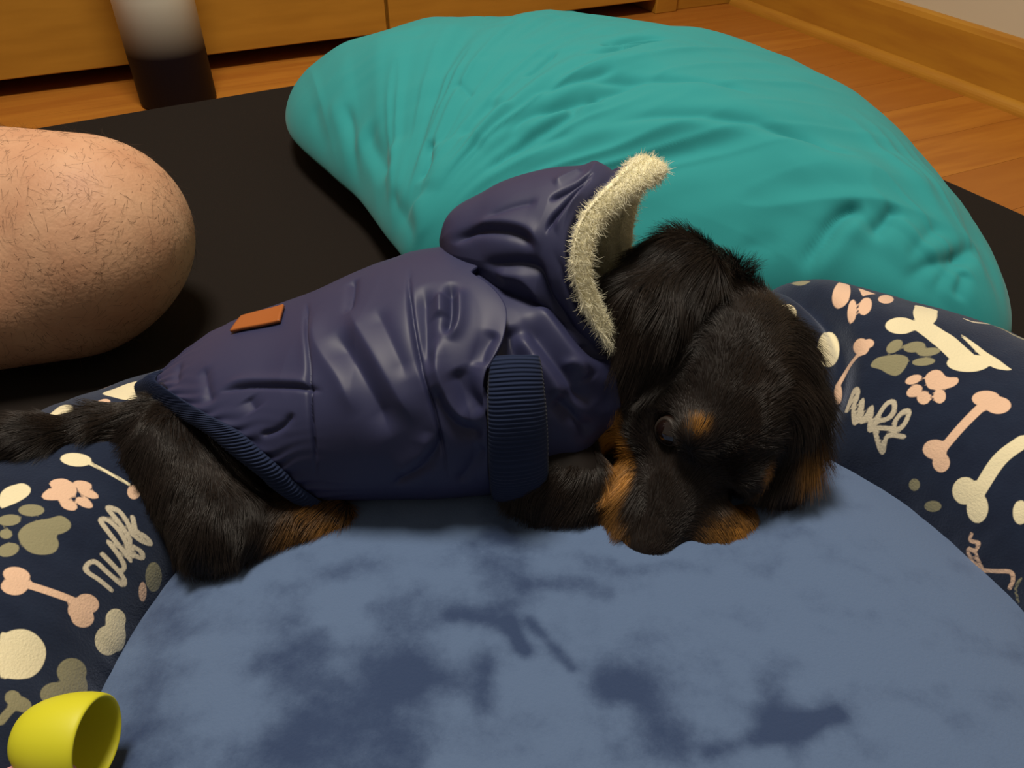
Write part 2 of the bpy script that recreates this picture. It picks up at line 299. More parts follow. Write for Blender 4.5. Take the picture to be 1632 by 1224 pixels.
    ('cream','p',[(0.373,0.162),(0.3722,0.1656),(0.3722,0.1689),(0.3731,0.1716),(0.3747,0.1734),(0.3769,0.1743),(0.3794,0.1742),(0.382,0.1732),(0.3845,0.1713),(0.3865,0.1683),(0.388,0.1647),(0.3887,0.1608),(0.3885,0.1572),(0.3876,0.1541),(0.3861,0.152),(0.3839,0.1509),(0.3815,0.1512),(0.3789,0.1527),(0.3765,0.1553),(0.3744,0.1585)],0),
    ('pink','p',[(0.3417,0.1389),(0.3409,0.1444),(0.3409,0.1484),(0.3418,0.1507),(0.3434,0.1512),(0.3455,0.1504),(0.3479,0.1482),(0.3503,0.1451),(0.3524,0.1414),(0.3541,0.1371),(0.3554,0.1315),(0.3563,0.1246),(0.3567,0.1164),(0.3569,0.1055),(0.3491,0.1104),(0.3458,0.1232),(0.3433,0.1323)],0),
    ('cream','p',[(0.3286,0.1856),(0.3267,0.1911),(0.3254,0.1969),(0.3251,0.2022),(0.3257,0.2062),(0.3274,0.2085),(0.33,0.2091),(0.3332,0.208),(0.3366,0.2054),(0.3399,0.2016),(0.3426,0.197),(0.3445,0.1919),(0.3454,0.1867),(0.3456,0.1815),(0.3455,0.1735),(0.3445,0.1666),(0.3416,0.1674),(0.3381,0.1706),(0.3346,0.1749),(0.3314,0.18)],0),
    ('pink','p',[(0.3277,0.1207),(0.3339,0.1347),(0.3418,0.1175)],0),
    ('pink','p',[(0.3301,0.1567),(0.3288,0.1607),(0.3279,0.1641),(0.3277,0.1665),(0.328,0.1677),(0.3289,0.1678),(0.3303,0.1667),(0.3319,0.1648),(0.3335,0.1622),(0.3352,0.1591),(0.3367,0.1555),(0.3379,0.1516),(0.3387,0.1479),(0.3391,0.1446),(0.3389,0.1423),(0.3383,0.1414),(0.3371,0.1421),(0.3355,0.1444),(0.3337,0.1479),(0.3319,0.1522)],0),
    ('pink','p',[(0.3219,0.151),(0.3214,0.1546),(0.3215,0.1573),(0.3221,0.1592),(0.3232,0.16),(0.3246,0.1599),(0.3263,0.1588),(0.328,0.1568),(0.3295,0.154),(0.3308,0.1506),(0.3317,0.1468),(0.3322,0.143),(0.3322,0.1394),(0.3317,0.1365),(0.3308,0.1346),(0.3296,0.1342),(0.328,0.1355),(0.3262,0.1384),(0.3245,0.1424),(0.323,0.1469)],0),
    ('pink','p',[(0.3152,0.12),(0.3143,0.1248),(0.3139,0.1293),(0.314,0.1333),(0.3147,0.1364),(0.3158,0.1384),(0.3172,0.1392),(0.3188,0.139),(0.3204,0.1377),(0.3218,0.1357),(0.3229,0.1331),(0.3236,0.1297),(0.3238,0.1259),(0.3237,0.1215),(0.3232,0.1169),(0.3224,0.1127),(0.3213,0.1101),(0.3198,0.1099),(0.3181,0.112),(0.3165,0.1157)],0),
    ('cream','p',[(0.2863,0.1564),(0.2853,0.1595),(0.2852,0.1628),(0.2861,0.1661),(0.2878,0.1689),(0.2904,0.171),(0.2934,0.172),(0.2966,0.1722),(0.2996,0.1715),(0.3021,0.17),(0.3039,0.1679),(0.3047,0.1652),(0.3045,0.1623),(0.3034,0.1593),(0.3016,0.1564),(0.2992,0.1539),(0.2964,0.1521),(0.2934,0.1515),(0.2906,0.1521),(0.2881,0.1539)],0),
    ('cream','p',[(0.2795,0.1394),(0.279,0.1443),(0.2795,0.1481),(0.2808,0.1507),(0.283,0.1521),(0.2856,0.1522),(0.2885,0.1508),(0.2914,0.1479),(0.2941,0.1432),(0.2965,0.1366),(0.2984,0.1277),(0.2999,0.1165),(0.287,0.1168),(0.2836,0.1257),(0.2811,0.133)],0),
    ('cream','s',[(0.282,0.1534),(0.2644,0.1579),(0.2463,0.1644)],0.0163),
    ('cream','p',[(0.2294,0.1591),(0.2284,0.1617),(0.2285,0.1648),(0.2298,0.1681),(0.232,0.1712),(0.2351,0.1739),(0.2387,0.1762),(0.2424,0.1775),(0.2459,0.1778),(0.2488,0.1772),(0.2508,0.1756),(0.2516,0.1732),(0.2513,0.1701),(0.2499,0.1666),(0.2477,0.1629),(0.2447,0.1597),(0.2412,0.1575),(0.2376,0.1563),(0.2343,0.1562),(0.2315,0.1572)],0),
    ('cream','p',[(0.2596,0.1453),(0.2535,0.1447),(0.2372,0.15),(0.2218,0.1539),(0.2159,0.1561),(0.2258,0.1611),(0.2382,0.1557),(0.2509,0.1493)],0),
    ('pink','p',[(0.3047,0.1879),(0.3038,0.19),(0.3035,0.1919),(0.304,0.1935),(0.3051,0.1946),(0.3069,0.195),(0.3091,0.1946),(0.3116,0.1934),(0.314,0.1915),(0.3161,0.1893),(0.3175,0.1871),(0.3183,0.185),(0.3184,0.1834),(0.3177,0.1823),(0.3164,0.1816),(0.3146,0.1815),(0.3125,0.1819),(0.3103,0.1828),(0.3081,0.1842),(0.3062,0.1859)],0),
    ('pink','p',[(0.303,0.1844),(0.3025,0.1854),(0.3024,0.1865),(0.3028,0.1874),(0.3035,0.188),(0.3045,0.1884),(0.3056,0.1884),(0.3069,0.1881),(0.3082,0.1874),(0.3092,0.1865),(0.31,0.1855),(0.3104,0.1845),(0.3105,0.1835),(0.3101,0.1826),(0.3094,0.182),(0.3084,0.1817),(0.3072,0.1817),(0.306,0.182),(0.3048,0.1826),(0.3037,0.1834)],0),
    ('pink','s',[(0.3094,0.1938),(0.3133,0.2028),(0.3141,0.2205)],0.0033),
    ('pink','p',[(0.3073,0.2258),(0.3059,0.2287),(0.305,0.2314),(0.3046,0.2336),(0.305,0.2352),(0.3059,0.2361),(0.3072,0.236),(0.3088,0.2351),(0.3104,0.2332),(0.3119,0.2308),(0.3133,0.228),(0.3145,0.2252),(0.3152,0.2225),(0.3156,0.2202),(0.3155,0.2185),(0.3149,0.2176),(0.3139,0.2177),(0.3125,0.2186),(0.3108,0.2205),(0.309,0.223)],0),
    ('olive','p',[(0.2947,0.2018),(0.2945,0.1955),(0.2875,0.1909),(0.2801,0.187),(0.274,0.1867),(0.2713,0.194),(0.2723,0.2014),(0.2789,0.203),(0.2863,0.2019)],0),
    ('olive','p',[(0.286,0.1765),(0.2848,0.1776),(0.2839,0.1792),(0.2834,0.1811),(0.2834,0.1832),(0.2838,0.1852),(0.2847,0.1869),(0.2859,0.1882),(0.2873,0.1889),(0.2888,0.189),(0.2903,0.1885),(0.2915,0.1874),(0.2923,0.1858),(0.2927,0.184),(0.2927,0.182),(0.2922,0.18),(0.2913,0.1783),(0.2901,0.177),(0.2888,0.1762),(0.2873,0.176)],0),
    ('olive','p',[(0.2714,0.1697),(0.2707,0.1712),(0.2705,0.1731),(0.2709,0.1753),(0.2719,0.1774),(0.2732,0.1794),(0.2749,0.181),(0.2768,0.1821),(0.2786,0.1827),(0.2801,0.1826),(0.2813,0.1818),(0.2819,0.1805),(0.282,0.1788),(0.2816,0.1767),(0.2806,0.1746),(0.2792,0.1725),(0.2776,0.1707),(0.2758,0.1694),(0.2741,0.1688),(0.2726,0.1689)],0),
    ('olive','p',[(0.2608,0.1679),(0.2603,0.1691),(0.2604,0.1708),(0.261,0.1727),(0.2622,0.1747),(0.2637,0.1766),(0.2655,0.1782),(0.2674,0.1794),(0.2691,0.1801),(0.2705,0.1802),(0.2715,0.1796),(0.2719,0.1785),(0.2718,0.1769),(0.2711,0.1749),(0.2699,0.1728),(0.2684,0.1708),(0.2666,0.1691),(0.2648,0.1679),(0.2631,0.1673),(0.2617,0.1673)],0),
    ('olive','p',[(0.2581,0.1781),(0.2577,0.1792),(0.2579,0.1807),(0.2587,0.1824),(0.26,0.1842),(0.2617,0.1859),(0.2637,0.1873),(0.2657,0.1883),(0.2675,0.1888),(0.2689,0.1888),(0.2699,0.1882),(0.2703,0.1871),(0.27,0.1857),(0.2692,0.184),(0.2678,0.1822),(0.2661,0.1804),(0.2642,0.1789),(0.2623,0.1779),(0.2605,0.1774),(0.2591,0.1774)],0),
    ('pink','p',[(0.2552,0.1934),(0.2545,0.186),(0.25,0.1835),(0.2435,0.1857),(0.2375,0.1822),(0.2345,0.186),(0.2361,0.192),(0.242,0.1972),(0.248,0.1993)],0),
    ('pink','p',[(0.2575,0.1944),(0.2567,0.1953),(0.2564,0.1966),(0.2564,0.1981),(0.2569,0.1997),(0.2578,0.2012),(0.2589,0.2025),(0.2603,0.2034),(0.2617,0.2039),(0.263,0.2039),(0.2641,0.2035),(0.2648,0.2026),(0.2651,0.2014),(0.265,0.1999),(0.2645,0.1984),(0.2636,0.1968),(0.2624,0.1955),(0.2611,0.1945),(0.2598,0.194),(0.2585,0.1939)],0),
    ('pink','p',[(0.2523,0.2008),(0.2512,0.2016),(0.2505,0.2029),(0.2501,0.2045),(0.2502,0.2062),(0.2507,0.2079),(0.2516,0.2093),(0.2527,0.2105),(0.2541,0.2111),(0.2555,0.2113),(0.2568,0.2109),(0.2579,0.2101),(0.2586,0.2089),(0.2589,0.2073),(0.2588,0.2056),(0.2582,0.204),(0.2574,0.2025),(0.2562,0.2013),(0.2549,0.2006),(0.2535,0.2004)],0),
    ('pink','p',[(0.2417,0.2048),(0.2408,0.2062),(0.2404,0.2077),(0.2405,0.2091),(0.2412,0.2103),(0.2422,0.2111),(0.2437,0.2116),(0.2453,0.2116),(0.2469,0.2112),(0.2484,0.2104),(0.2497,0.2093),(0.2505,0.2079),(0.2509,0.2064),(0.2507,0.205),(0.2501,0.2038),(0.2491,0.2029),(0.2477,0.2024),(0.2462,0.2023),(0.2446,0.2028),(0.243,0.2036)],0),
    ('pink','p',[(0.2338,0.1988),(0.2327,0.2003),(0.2321,0.2019),(0.232,0.2033),(0.2324,0.2045),(0.2333,0.2054),(0.2346,0.2058),(0.2361,0.2057),(0.2378,0.2052),(0.2394,0.2042),(0.2408,0.2028),(0.2418,0.2013),(0.2424,0.1997),(0.2424,0.1982),(0.242,0.1969),(0.2412,0.1961),(0.2399,0.1957),(0.2384,0.1958),(0.2368,0.1964),(0.2352,0.1974)],0),
    ('pink','p',[(0.2049,0.1808),(0.2038,0.1827),(0.2035,0.1849),(0.204,0.1872),(0.2052,0.1894),(0.2071,0.1912),(0.2095,0.1925),(0.2121,0.1932),(0.2147,0.1932),(0.2169,0.1925),(0.2186,0.1911),(0.2196,0.1893),(0.2198,0.1872),(0.2192,0.1849),(0.2179,0.1827),(0.216,0.1808),(0.2137,0.1795),(0.2111,0.1789),(0.2087,0.1789),(0.2066,0.1795)],0),
    ('pink','p',[(0.1961,0.1813),(0.1948,0.1833),(0.1943,0.1855),(0.1945,0.1877),(0.1955,0.1897),(0.1971,0.1914),(0.1993,0.1926),(0.2017,0.1931),(0.2042,0.193),(0.2064,0.1922),(0.2082,0.1907),(0.2094,0.1889),(0.2098,0.1867),(0.2095,0.1844),(0.2085,0.1823),(0.2069,0.1805),(0.2049,0.1792),(0.2026,0.1786),(0.2002,0.1788),(0.198,0.1798)],0),
    ('pink','s',[(0.2092,0.1939),(0.2088,0.2109),(0.208,0.2288)],0.0067),
    ('pink','p',[(0.2049,0.2283),(0.2037,0.2302),(0.2033,0.2322),(0.2039,0.2344),(0.2053,0.2363),(0.2075,0.238),(0.2102,0.2392),(0.2132,0.2397),(0.216,0.2394),(0.2186,0.2385),(0.2205,0.2371),(0.2216,0.2351),(0.2219,0.233),(0.2213,0.2308),(0.2198,0.2289),(0.2177,0.2273),(0.2152,0.2263),(0.2124,0.2258),(0.2095,0.2261),(0.2069,0.2269)],0),
    ('pink','p',[(0.1966,0.2344),(0.1953,0.2362),(0.1946,0.2381),(0.1947,0.2399),(0.1954,0.2416),(0.1969,0.2428),(0.1988,0.2436),(0.201,0.2437),(0.2033,0.2433),(0.2055,0.2422),(0.2074,0.2408),(0.2087,0.239),(0.2093,0.237),(0.2092,0.2352),(0.2084,0.2335),(0.2069,0.2323),(0.205,0.2316),(0.2028,0.2315),(0.2006,0.232),(0.1985,0.233)],0),
    ('cream','p',[(0.1652,0.2381),(0.1634,0.2405),(0.1624,0.2431),(0.1624,0.2458),(0.1635,0.2482),(0.1655,0.2502),(0.1683,0.2516),(0.1715,0.2521),(0.1749,0.2517),(0.178,0.2504),(0.1806,0.2484),(0.1824,0.2458),(0.1832,0.2431),(0.1831,0.2404),(0.182,0.238),(0.18,0.2362),(0.1773,0.235),(0.1742,0.2347),(0.171,0.2351),(0.1678,0.2363)],0),
    ('cream','p',[(0.1507,0.2424),(0.1485,0.2449),(0.1471,0.2477),(0.1466,0.2503),(0.1472,0.2527),(0.1487,0.2545),(0.151,0.2555),(0.1539,0.2557),(0.1571,0.255),(0.1602,0.2534),(0.163,0.2512),(0.1651,0.2485),(0.1664,0.2457),(0.1668,0.243),(0.1662,0.2408),(0.1648,0.2391),(0.1626,0.2383),(0.1598,0.2382),(0.1567,0.2389),(0.1535,0.2404)],0),
    ('cream','s',[(0.1647,0.2378),(0.1711,0.2156),(0.1701,0.198)],0.0101),
    ('text','s',[(0.2933,0.2373),(0.2966,0.221),(0.2921,0.2223),(0.2891,0.2324),(0.2813,0.2424),(0.2801,0.2391),(0.2854,0.226),(0.2775,0.2387),(0.2744,0.2382),(0.2751,0.2282),(0.2666,0.242),(0.2644,0.2394),(0.2662,0.23),(0.2658,0.2213),(0.2618,0.2191),(0.2577,0.2242),(0.2584,0.2307),(0.2653,0.2364),(0.2614,0.2416),(0.2466,0.2529),(0.2504,0.2409),(0.2389,0.2362)],0.0034),
    ('text','s',[(0.2627,0.2399),(0.2556,0.2369),(0.246,0.2338),(0.2447,0.2274),(0.2476,0.22),(0.2513,0.2218),(0.252,0.2296),(0.2498,0.2332)],0.0033),
    ('cream','p',[(0.1285,0.2292),(0.1267,0.231),(0.1254,0.233),(0.1248,0.2348),(0.1248,0.2364),(0.1255,0.2376),(0.1269,0.2382),(0.1287,0.2383),(0.131,0.2377),(0.1334,0.2366),(0.1356,0.235),(0.1376,0.2332),(0.1389,0.2312),(0.1397,0.2294),(0.1396,0.2278),(0.1388,0.2267),(0.1374,0.226),(0.1354,0.226),(0.1331,0.2266),(0.1307,0.2277)],0),
    ('olive','p',[(0.205,0.2584),(0.2042,0.2596),(0.204,0.261),(0.2042,0.2624),(0.2049,0.2637),(0.206,0.2647),(0.2074,0.2653),(0.209,0.2654),(0.2105,0.2651),(0.2118,0.2643),(0.2128,0.2632),(0.2135,0.2618),(0.2137,0.2604),(0.2135,0.2591),(0.2128,0.2579),(0.2118,0.257),(0.2104,0.2565),(0.2089,0.2564),(0.2074,0.2567),(0.2061,0.2574)],0),
    ('olive','p',[(0.1799,0.2615),(0.1793,0.2627),(0.1794,0.2642),(0.1801,0.2658),(0.1813,0.2674),(0.183,0.2688),(0.185,0.2699),(0.1871,0.2706),(0.189,0.2707),(0.1906,0.2703),(0.1917,0.2695),(0.1921,0.2682),(0.192,0.2666),(0.1912,0.265),(0.1899,0.2634),(0.1882,0.262),(0.1863,0.261),(0.1843,0.2604),(0.1825,0.2603),(0.181,0.2607)],0),
    ('pink','s',[(0.1469,0.2626),(0.1443,0.2672),(0.1377,0.2643),(0.1364,0.2706),(0.1415,0.2724),(0.1372,0.2765),(0.1227,0.2779),(0.135,0.2711)],0.0026),
    ('pink','s',[(0.1227,0.2779),(0.1148,0.2716),(0.1065,0.2647),(0.1014,0.2676),(0.0991,0.2741)],0.0029),
    ('olive','s',[(0.0979,0.2632),(0.0958,0.2708),(0.088,0.2762)],0.0022),
]
VEST_UV = [
    ([(-0.1396,-0.0184),(-0.1234,0.0373),(-0.1178,0.0983),(-0.1202,0.1242)],0.0012,-0.0032),
    ([(-0.067,-0.0117),(-0.0556,0.0474),(-0.0439,0.0911),(-0.0371,0.1321)],0.0012,-0.0032),
    ([(-0.1103,0.0186),(-0.0919,0.0516),(-0.0793,0.0791),(-0.0695,0.102)],0.0075,-0.0052),
    ([(-0.1043,0.0048),(-0.0864,0.0367),(-0.0695,0.067),(-0.0537,0.0968)],0.006,0.003),
    ([(-0.1287,-0.0049),(-0.1202,0.0246),(-0.1018,0.0562),(-0.0894,0.0844)],0.006,0.0026),
    ([(-0.1074,-0.0209),(-0.1034,0.0014),(-0.1047,0.0107)],0.003,-0.003),
    ([(-0.0847,0.0119),(-0.0708,0.0408),(-0.0597,0.067)],0.005,-0.002),
    ([(-0.0544,0.0046),(-0.0518,0.0304),(-0.0499,0.0484),(-0.0454,0.0658)],0.006,-0.0055),
    ([(-0.043,0.0407),(-0.0439,0.0577),(-0.0389,0.0749),(-0.0311,0.0892),(-0.0167,0.0982)],0.005,0.005),
    ([(-0.0453,0.0708),(-0.039,0.0883),(-0.0282,0.1015),(-0.0152,0.1041)],0.0045,-0.004),
    ([(-0.0328,0.0623),(-0.0247,0.0813),(-0.015,0.0905)],0.006,-0.0035),
    ([(-0.0381,0.0053),(-0.0365,0.0271),(-0.0389,0.043)],0.0032,-0.0055),
    ([(-0.0326,0.0099),(-0.0313,0.0332),(-0.0363,0.0468)],0.0035,0.003),
    ([(-0.0442,0.0124),(-0.0428,0.03)],0.004,0.003),
    ([(-0.0109,0.041),(-0.0171,0.0522),(-0.0192,0.0639)],0.004,-0.003),
    ([(-0.1859,0.0433),(-0.1623,0.0424),(-0.1326,0.0518),(-0.1101,0.0631)],0.0018,-0.0034),
    ([(-0.1848,0.0383),(-0.1632,0.0373),(-0.1331,0.0472),(-0.114,0.0578)],0.004,0.0016),
    ([(-0.1537,0.0839),(-0.1386,0.0807),(-0.1295,0.0707)],0.0025,-0.0026),
    ([(-0.1629,0.0517),(-0.156,0.064)],0.005,-0.002),
    ([(-0.2025,0.0154),(-0.1884,0.0543)],0.004,-0.0022),
    ([(-0.0425,0.0999),(-0.0458,0.115),(-0.074,0.134)],0.003,-0.0034),
    ([(-0.0489,0.0992),(-0.053,0.1127),(-0.0725,0.1217)],0.006,0.002),
    ([(-0.0153,0.1094),(-0.033,0.1357)],0.004,-0.002),
    ([(-0.2295,-0.0025),(-0.2263,0.0133),(-0.2215,0.0249)],0.003,-0.0018),
]
HOOD_UV = [
    ([(0.1189,0.0164),(0.1075,0.0289),(0.0895,0.0393)],0.0018,-0.0042),
    ([(0.1075,0.0086),(0.0881,0.0258)],0.005,0.0022),
    ([(0.1194,0.0202),(0.1084,0.0421),(0.1004,0.0517),(0.0943,0.0608)],0.0022,-0.0038),
    ([(0.1227,0.0332),(0.1133,0.0479),(0.1066,0.0594)],0.005,0.0016),
    ([(0.0179,0.0691),(0.031,0.0543),(0.0553,0.057),(0.0766,0.0647),(0.0832,0.0724)],0.004,-0.004),
    ([(0.027,0.0466),(0.0498,0.0489),(0.0784,0.0581),(0.0937,0.0696)],0.0055,0.0026),
    ([(0.0383,0.0437),(0.0605,0.0393),(0.0818,0.0396)],0.003,-0.0016),
    ([(0.0326,0.0805),(0.0486,0.0805),(0.0691,0.0796),(0.0868,0.0826),(0.0937,0.0961),(0.1056,0.1048),(0.1108,0.1156)],0.005,-0.0048),
    ([(0.0428,0.0866),(0.064,0.0869),(0.0777,0.0921),(0.0872,0.1008)],0.0055,0.0034),
    ([(0.0991,0.0657),(0.1186,0.079),(0.1358,0.09),(0.115,-0.1228)],0.005,-0.004),
    ([(0.1185,0.0669),(0.1087,-0.1014),(0.1203,-0.1143)],0.0055,0.0026),
    ([(0.0488,0.1164),(0.0696,0.107),(0.0894,0.101)],0.0022,-0.0035),
]
COLLAR_UV = [
    ([(0.017,-0.0066),(0.0271,0.0127),(0.0374,0.0292),(0.0515,0.0445),(0.0603,0.0553)],0.005,-0.0055),
    ([(0.0057,0.0243),(0.016,0.039),(0.0263,0.0563),(0.0369,0.0728),(0.0516,0.0931)],0.0055,-0.006),
    ([(0.0111,0.0139),(0.024,0.0319),(0.0369,0.0509),(0.0511,0.0647)],0.0055,0.0045),
    ([(0.0006,0.0337),(0.0109,0.051),(0.0212,0.0653),(0.0319,0.0835)],0.0055,0.0045),
    ([(0.0392,-0.0014),(0.0488,0.0083),(0.0581,0.0292)],0.004,-0.004),
    ([(0.0458,0.0355),(0.0515,0.0445),(0.0604,0.0481)],0.0025,-0.0025),
    ([(0.029,0.0592),(0.0368,0.0572),(0.0452,0.0683)],0.0035,0.003),
    ([(0.024,0.0801),(0.0377,0.0966),(0.0531,0.1146)],0.005,-0.005),
    ([(-0.002,0.0307),(0.0007,0.0454),(0.0059,0.0596)],0.006,-0.006),
]
PILLOW_UV = [
    ([(-0.1089,0.8113),(-0.0982,0.825),(-0.0973,0.8672)],0.006,-0.01),
    ([(-0.0967,0.7872),(-0.087,0.8105),(-0.0854,0.8566)],0.016,0.006),
    ([(-0.1446,0.8587),(-0.1636,0.9003),(-0.1819,0.9406),(-0.1875,0.9704)],0.012,-0.01),
    ([(-0.147,0.9143),(-0.1424,0.8771),(-0.1374,0.8422),(-0.1214,0.7891)],0.012,0.009),
    ([(-0.1987,0.9836),(-0.1921,0.945),(-0.1724,0.8949),(-0.1523,0.8456)],0.01,0.008),
    ([(-0.2287,1.0381),(-0.2121,0.9843),(-0.2023,0.9419),(-0.1909,0.904),(-0.1752,0.8713)],0.008,-0.008),
    ([(-0.2502,1.061),(-0.2309,1.0024),(-0.2174,0.9574),(-0.2071,0.9303)],0.01,0.005),
    ([(-0.1063,0.7505),(-0.1113,0.7651),(-0.1316,0.8113),(-0.14,0.8399)],0.008,-0.01),
    ([(-0.1005,0.7496),(-0.1029,0.7684),(-0.1082,0.7957)],0.012,0.008),
    ([(-0.2829,1.0846),(-0.2671,1.0386),(-0.2465,0.9911)],0.01,-0.004),
    ([(0.0198,0.8751),(0.0628,0.8955),(0.1192,0.9236)],0.008,-0.007),
    ([(-0.0113,0.8114),(-0.0016,0.8331),(0.0185,0.8489),(0.0488,0.8564),(0.0896,0.8716),(0.127,0.8925),(0.1611,0.8971)],0.01,-0.009),
    ([(-0.0015,0.8182),(0.0234,0.8349),(0.061,0.846),(0.0992,0.8637)],0.014,0.006),
    ([(-0.0184,0.7972),(0.0109,0.8135),(0.0432,0.8287),(0.0786,0.8509)],0.009,-0.007),
    ([(-0.0352,0.7819),(-0.0013,0.8018),(0.0356,0.8101),(0.0724,0.8177)],0.01,-0.005),
    ([(0.0058,0.9264),(0.0249,0.9469),(0.0508,0.994)],0.006,-0.006),
    ([(-0.0638,0.8404),(-0.0408,0.8638),(-0.0207,0.8987)],0.014,-0.005),
    ([(-0.0443,0.815),(-0.0269,0.833),(-0.0077,0.8782)],0.014,0.004),
    ([(-0.0713,0.9551),(-0.0503,0.9115)],0.006,-0.003),
    ([(0.0632,0.9631),(0.1074,0.9732),(0.1777,1.0211),(0.1111,0.9947),(0.1667,1.0278),(0.2086,1.0256)],0.007,-0.007),
    ([(0.0559,0.8904),(0.1196,0.9036),(0.1813,0.8951),(0.243,0.8864),(0.2711,0.8676)],0.009,-0.006),
    ([(0.0544,0.8427),(0.0731,0.8549),(0.0985,0.872)],0.008,-0.007),
    ([(0.0837,0.8184),(0.1291,0.8296),(0.1734,0.828),(0.2301,0.8159),(0.3002,0.7975),(0.3382,0.7715),(0.3631,0.7552)],0.01,-0.007),
    ([(0.0982,0.8068),(0.1721,0.8139),(0.2548,0.7914),(0.3065,0.7639)],0.016,0.005),
    ([(0.2793,0.6697),(0.297,0.6758),(0.3085,0.6854),(0.3208,0.6917),(0.3414,0.6957)],0.009,-0.013),
    ([(0.2895,0.6622),(0.3111,0.6673),(0.3224,0.6751),(0.3398,0.6809)],0.013,0.007),
    ([(0.339,0.6686),(0.3575,0.6803),(0.3752,0.6981)],0.009,-0.01),
    ([(0.3622,0.6329),(0.3849,0.6372),(0.4168,0.6484),(0.4558,0.68)],0.009,-0.01),
    ([(0.3879,0.6189),(0.4015,0.6287),(0.4415,0.6631)],0.008,-0.008),
    ([(0.4112,0.6131),(0.4259,0.6378)],0.007,-0.008),
    ([(0.3664,0.6396),(0.395,0.6656),(0.4177,0.688)],0.01,-0.005),
    ([(0.2276,0.6962),(0.2481,0.694),(0.2635,0.6848)],0.01,-0.006),
]
CUSHION_UV = [
    ([(0.0114,0.2562),(0.0218,0.2423),(0.0331,0.2275)],0.004,1.0),
    ([(-0.0338,0.2596),(-0.0056,0.2543),(0.0097,0.2372)],0.006,0.8),
    ([(0.0068,0.2804),(0.0328,0.2818),(0.0549,0.2758)],0.007,0.8),
    ([(-0.0142,0.232),(-0.0123,0.2193),(-0.0133,0.207)],0.008,1.0),
    ([(0.0502,0.2198),(0.0643,0.2168),(0.0739,0.2019),(0.0834,0.1905)],0.012,0.9),
    ([(0.0983,0.1824),(0.1334,0.1925),(0.1672,0.2031)],0.005,1.0),
    ([(0.1376,0.2207),(0.1395,0.2055),(0.1493,0.1999)],0.01,0.8),
    ([(0.1341,0.1953),(0.1667,0.2017)],0.01,0.9),
    ([(-0.0693,0.2673),(-0.0309,0.2633),(0.0005,0.2671)],0.014,0.7),
    ([(-0.046,0.2223),(-0.0286,0.2255)],0.012,0.8),
    ([(-0.075,0.2012),(-0.0563,0.21),(-0.0486,0.2192)],0.02,0.6),
    ([(-0.1381,0.2861),(-0.1058,0.2921),(-0.0829,0.2953)],0.012,0.5),
    ([(-0.2105,0.2905),(-0.1976,0.2409),(-0.1886,0.2014)],0.02,0.7),
    ([(0.0661,0.2909),(0.0998,0.2954),(0.1157,0.2916)],0.006,0.5),
    ([(0.1412,0.1857),(0.1396,0.175)],0.006,0.7),
    ([(-0.0137,0.3202),(0.0205,0.3071),(0.0603,0.299)],0.006,0.5),
    ([(-0.1262,0.2371),(-0.1053,0.2107),(-0.1083,0.185)],0.02,0.7),
    ([(0.0005,0.2561),(0.0067,0.2388)],0.005,0.8),
]


# ------------------------------------------------------------------ materials
def mat(name, col, rough=0.8, spec=0.3, sheen=0.0, sheen_tint=None, sheen_rough=0.5, bump=None, var=None, metallic=0.0, coat=0.0):
    """bump=(scale, strength, distance)  var=(scale, colour2, lo, hi, stretch)"""
    m = bpy.data.materials.new(name); m.use_nodes = True
    nt = m.node_tree; n = nt.nodes; L = nt.links; b = n['Principled BSDF']
    b.inputs['Base Color'].default_value = (*col, 1); b.inputs['Roughness'].default_value = rough
    b.inputs['Specular IOR Level'].default_value = spec; b.inputs['Metallic'].default_value = metallic
    b.inputs['Sheen Weight'].default_value = sheen; b.inputs['Sheen Roughness'].default_value = sheen_rough
    if sheen_tint: b.inputs['Sheen Tint'].default_value = (*sheen_tint, 1)
    b.inputs['Coat Weight'].default_value = coat
    tc = n.new('ShaderNodeTexCoord')
    if var:
        sc, c2, lo, hi, st = var
        mp = n.new('ShaderNodeMapping'); mp.inputs['Scale'].default_value = st
        L.new(tc.outputs['Object'], mp.inputs[0])
        nz = n.new('ShaderNodeTexNoise'); nz.inputs['Scale'].default_value = sc; nz.inputs['Detail'].default_value = 6
        L.new(mp.outputs[0], nz.inputs['Vector'])
        mr = n.new('ShaderNodeMapRange'); mr.inputs[1].default_value = lo; mr.inputs[2].default_value = hi
        L.new(nz.outputs[0], mr.inputs[0])
        mx = n.new('ShaderNodeMix'); mx.data_type = 'RGBA'; mx.name = 'var_mix'
        mx.inputs[6].default_value = (*col, 1); mx.inputs[7].default_value = (*c2, 1)
        L.new(mr.outputs[0], mx.inputs[0]); L.new(mx.outputs[2], b.inputs['Base Color'])
    if bump:
        nz = n.new('ShaderNodeTexNoise'); nz.inputs['Scale'].default_value = bump[0]; nz.inputs['Detail'].default_value = 4
        L.new(tc.outputs['Object'], nz.inputs['Vector'])
        bp = n.new('ShaderNodeBump'); bp.inputs['Strength'].default_value = bump[1]; bp.inputs['Distance'].default_value = bump[2]
        L.new(nz.outputs[0], bp.inputs['Height']); L.new(bp.outputs[0], b.inputs['Normal'])
    return m

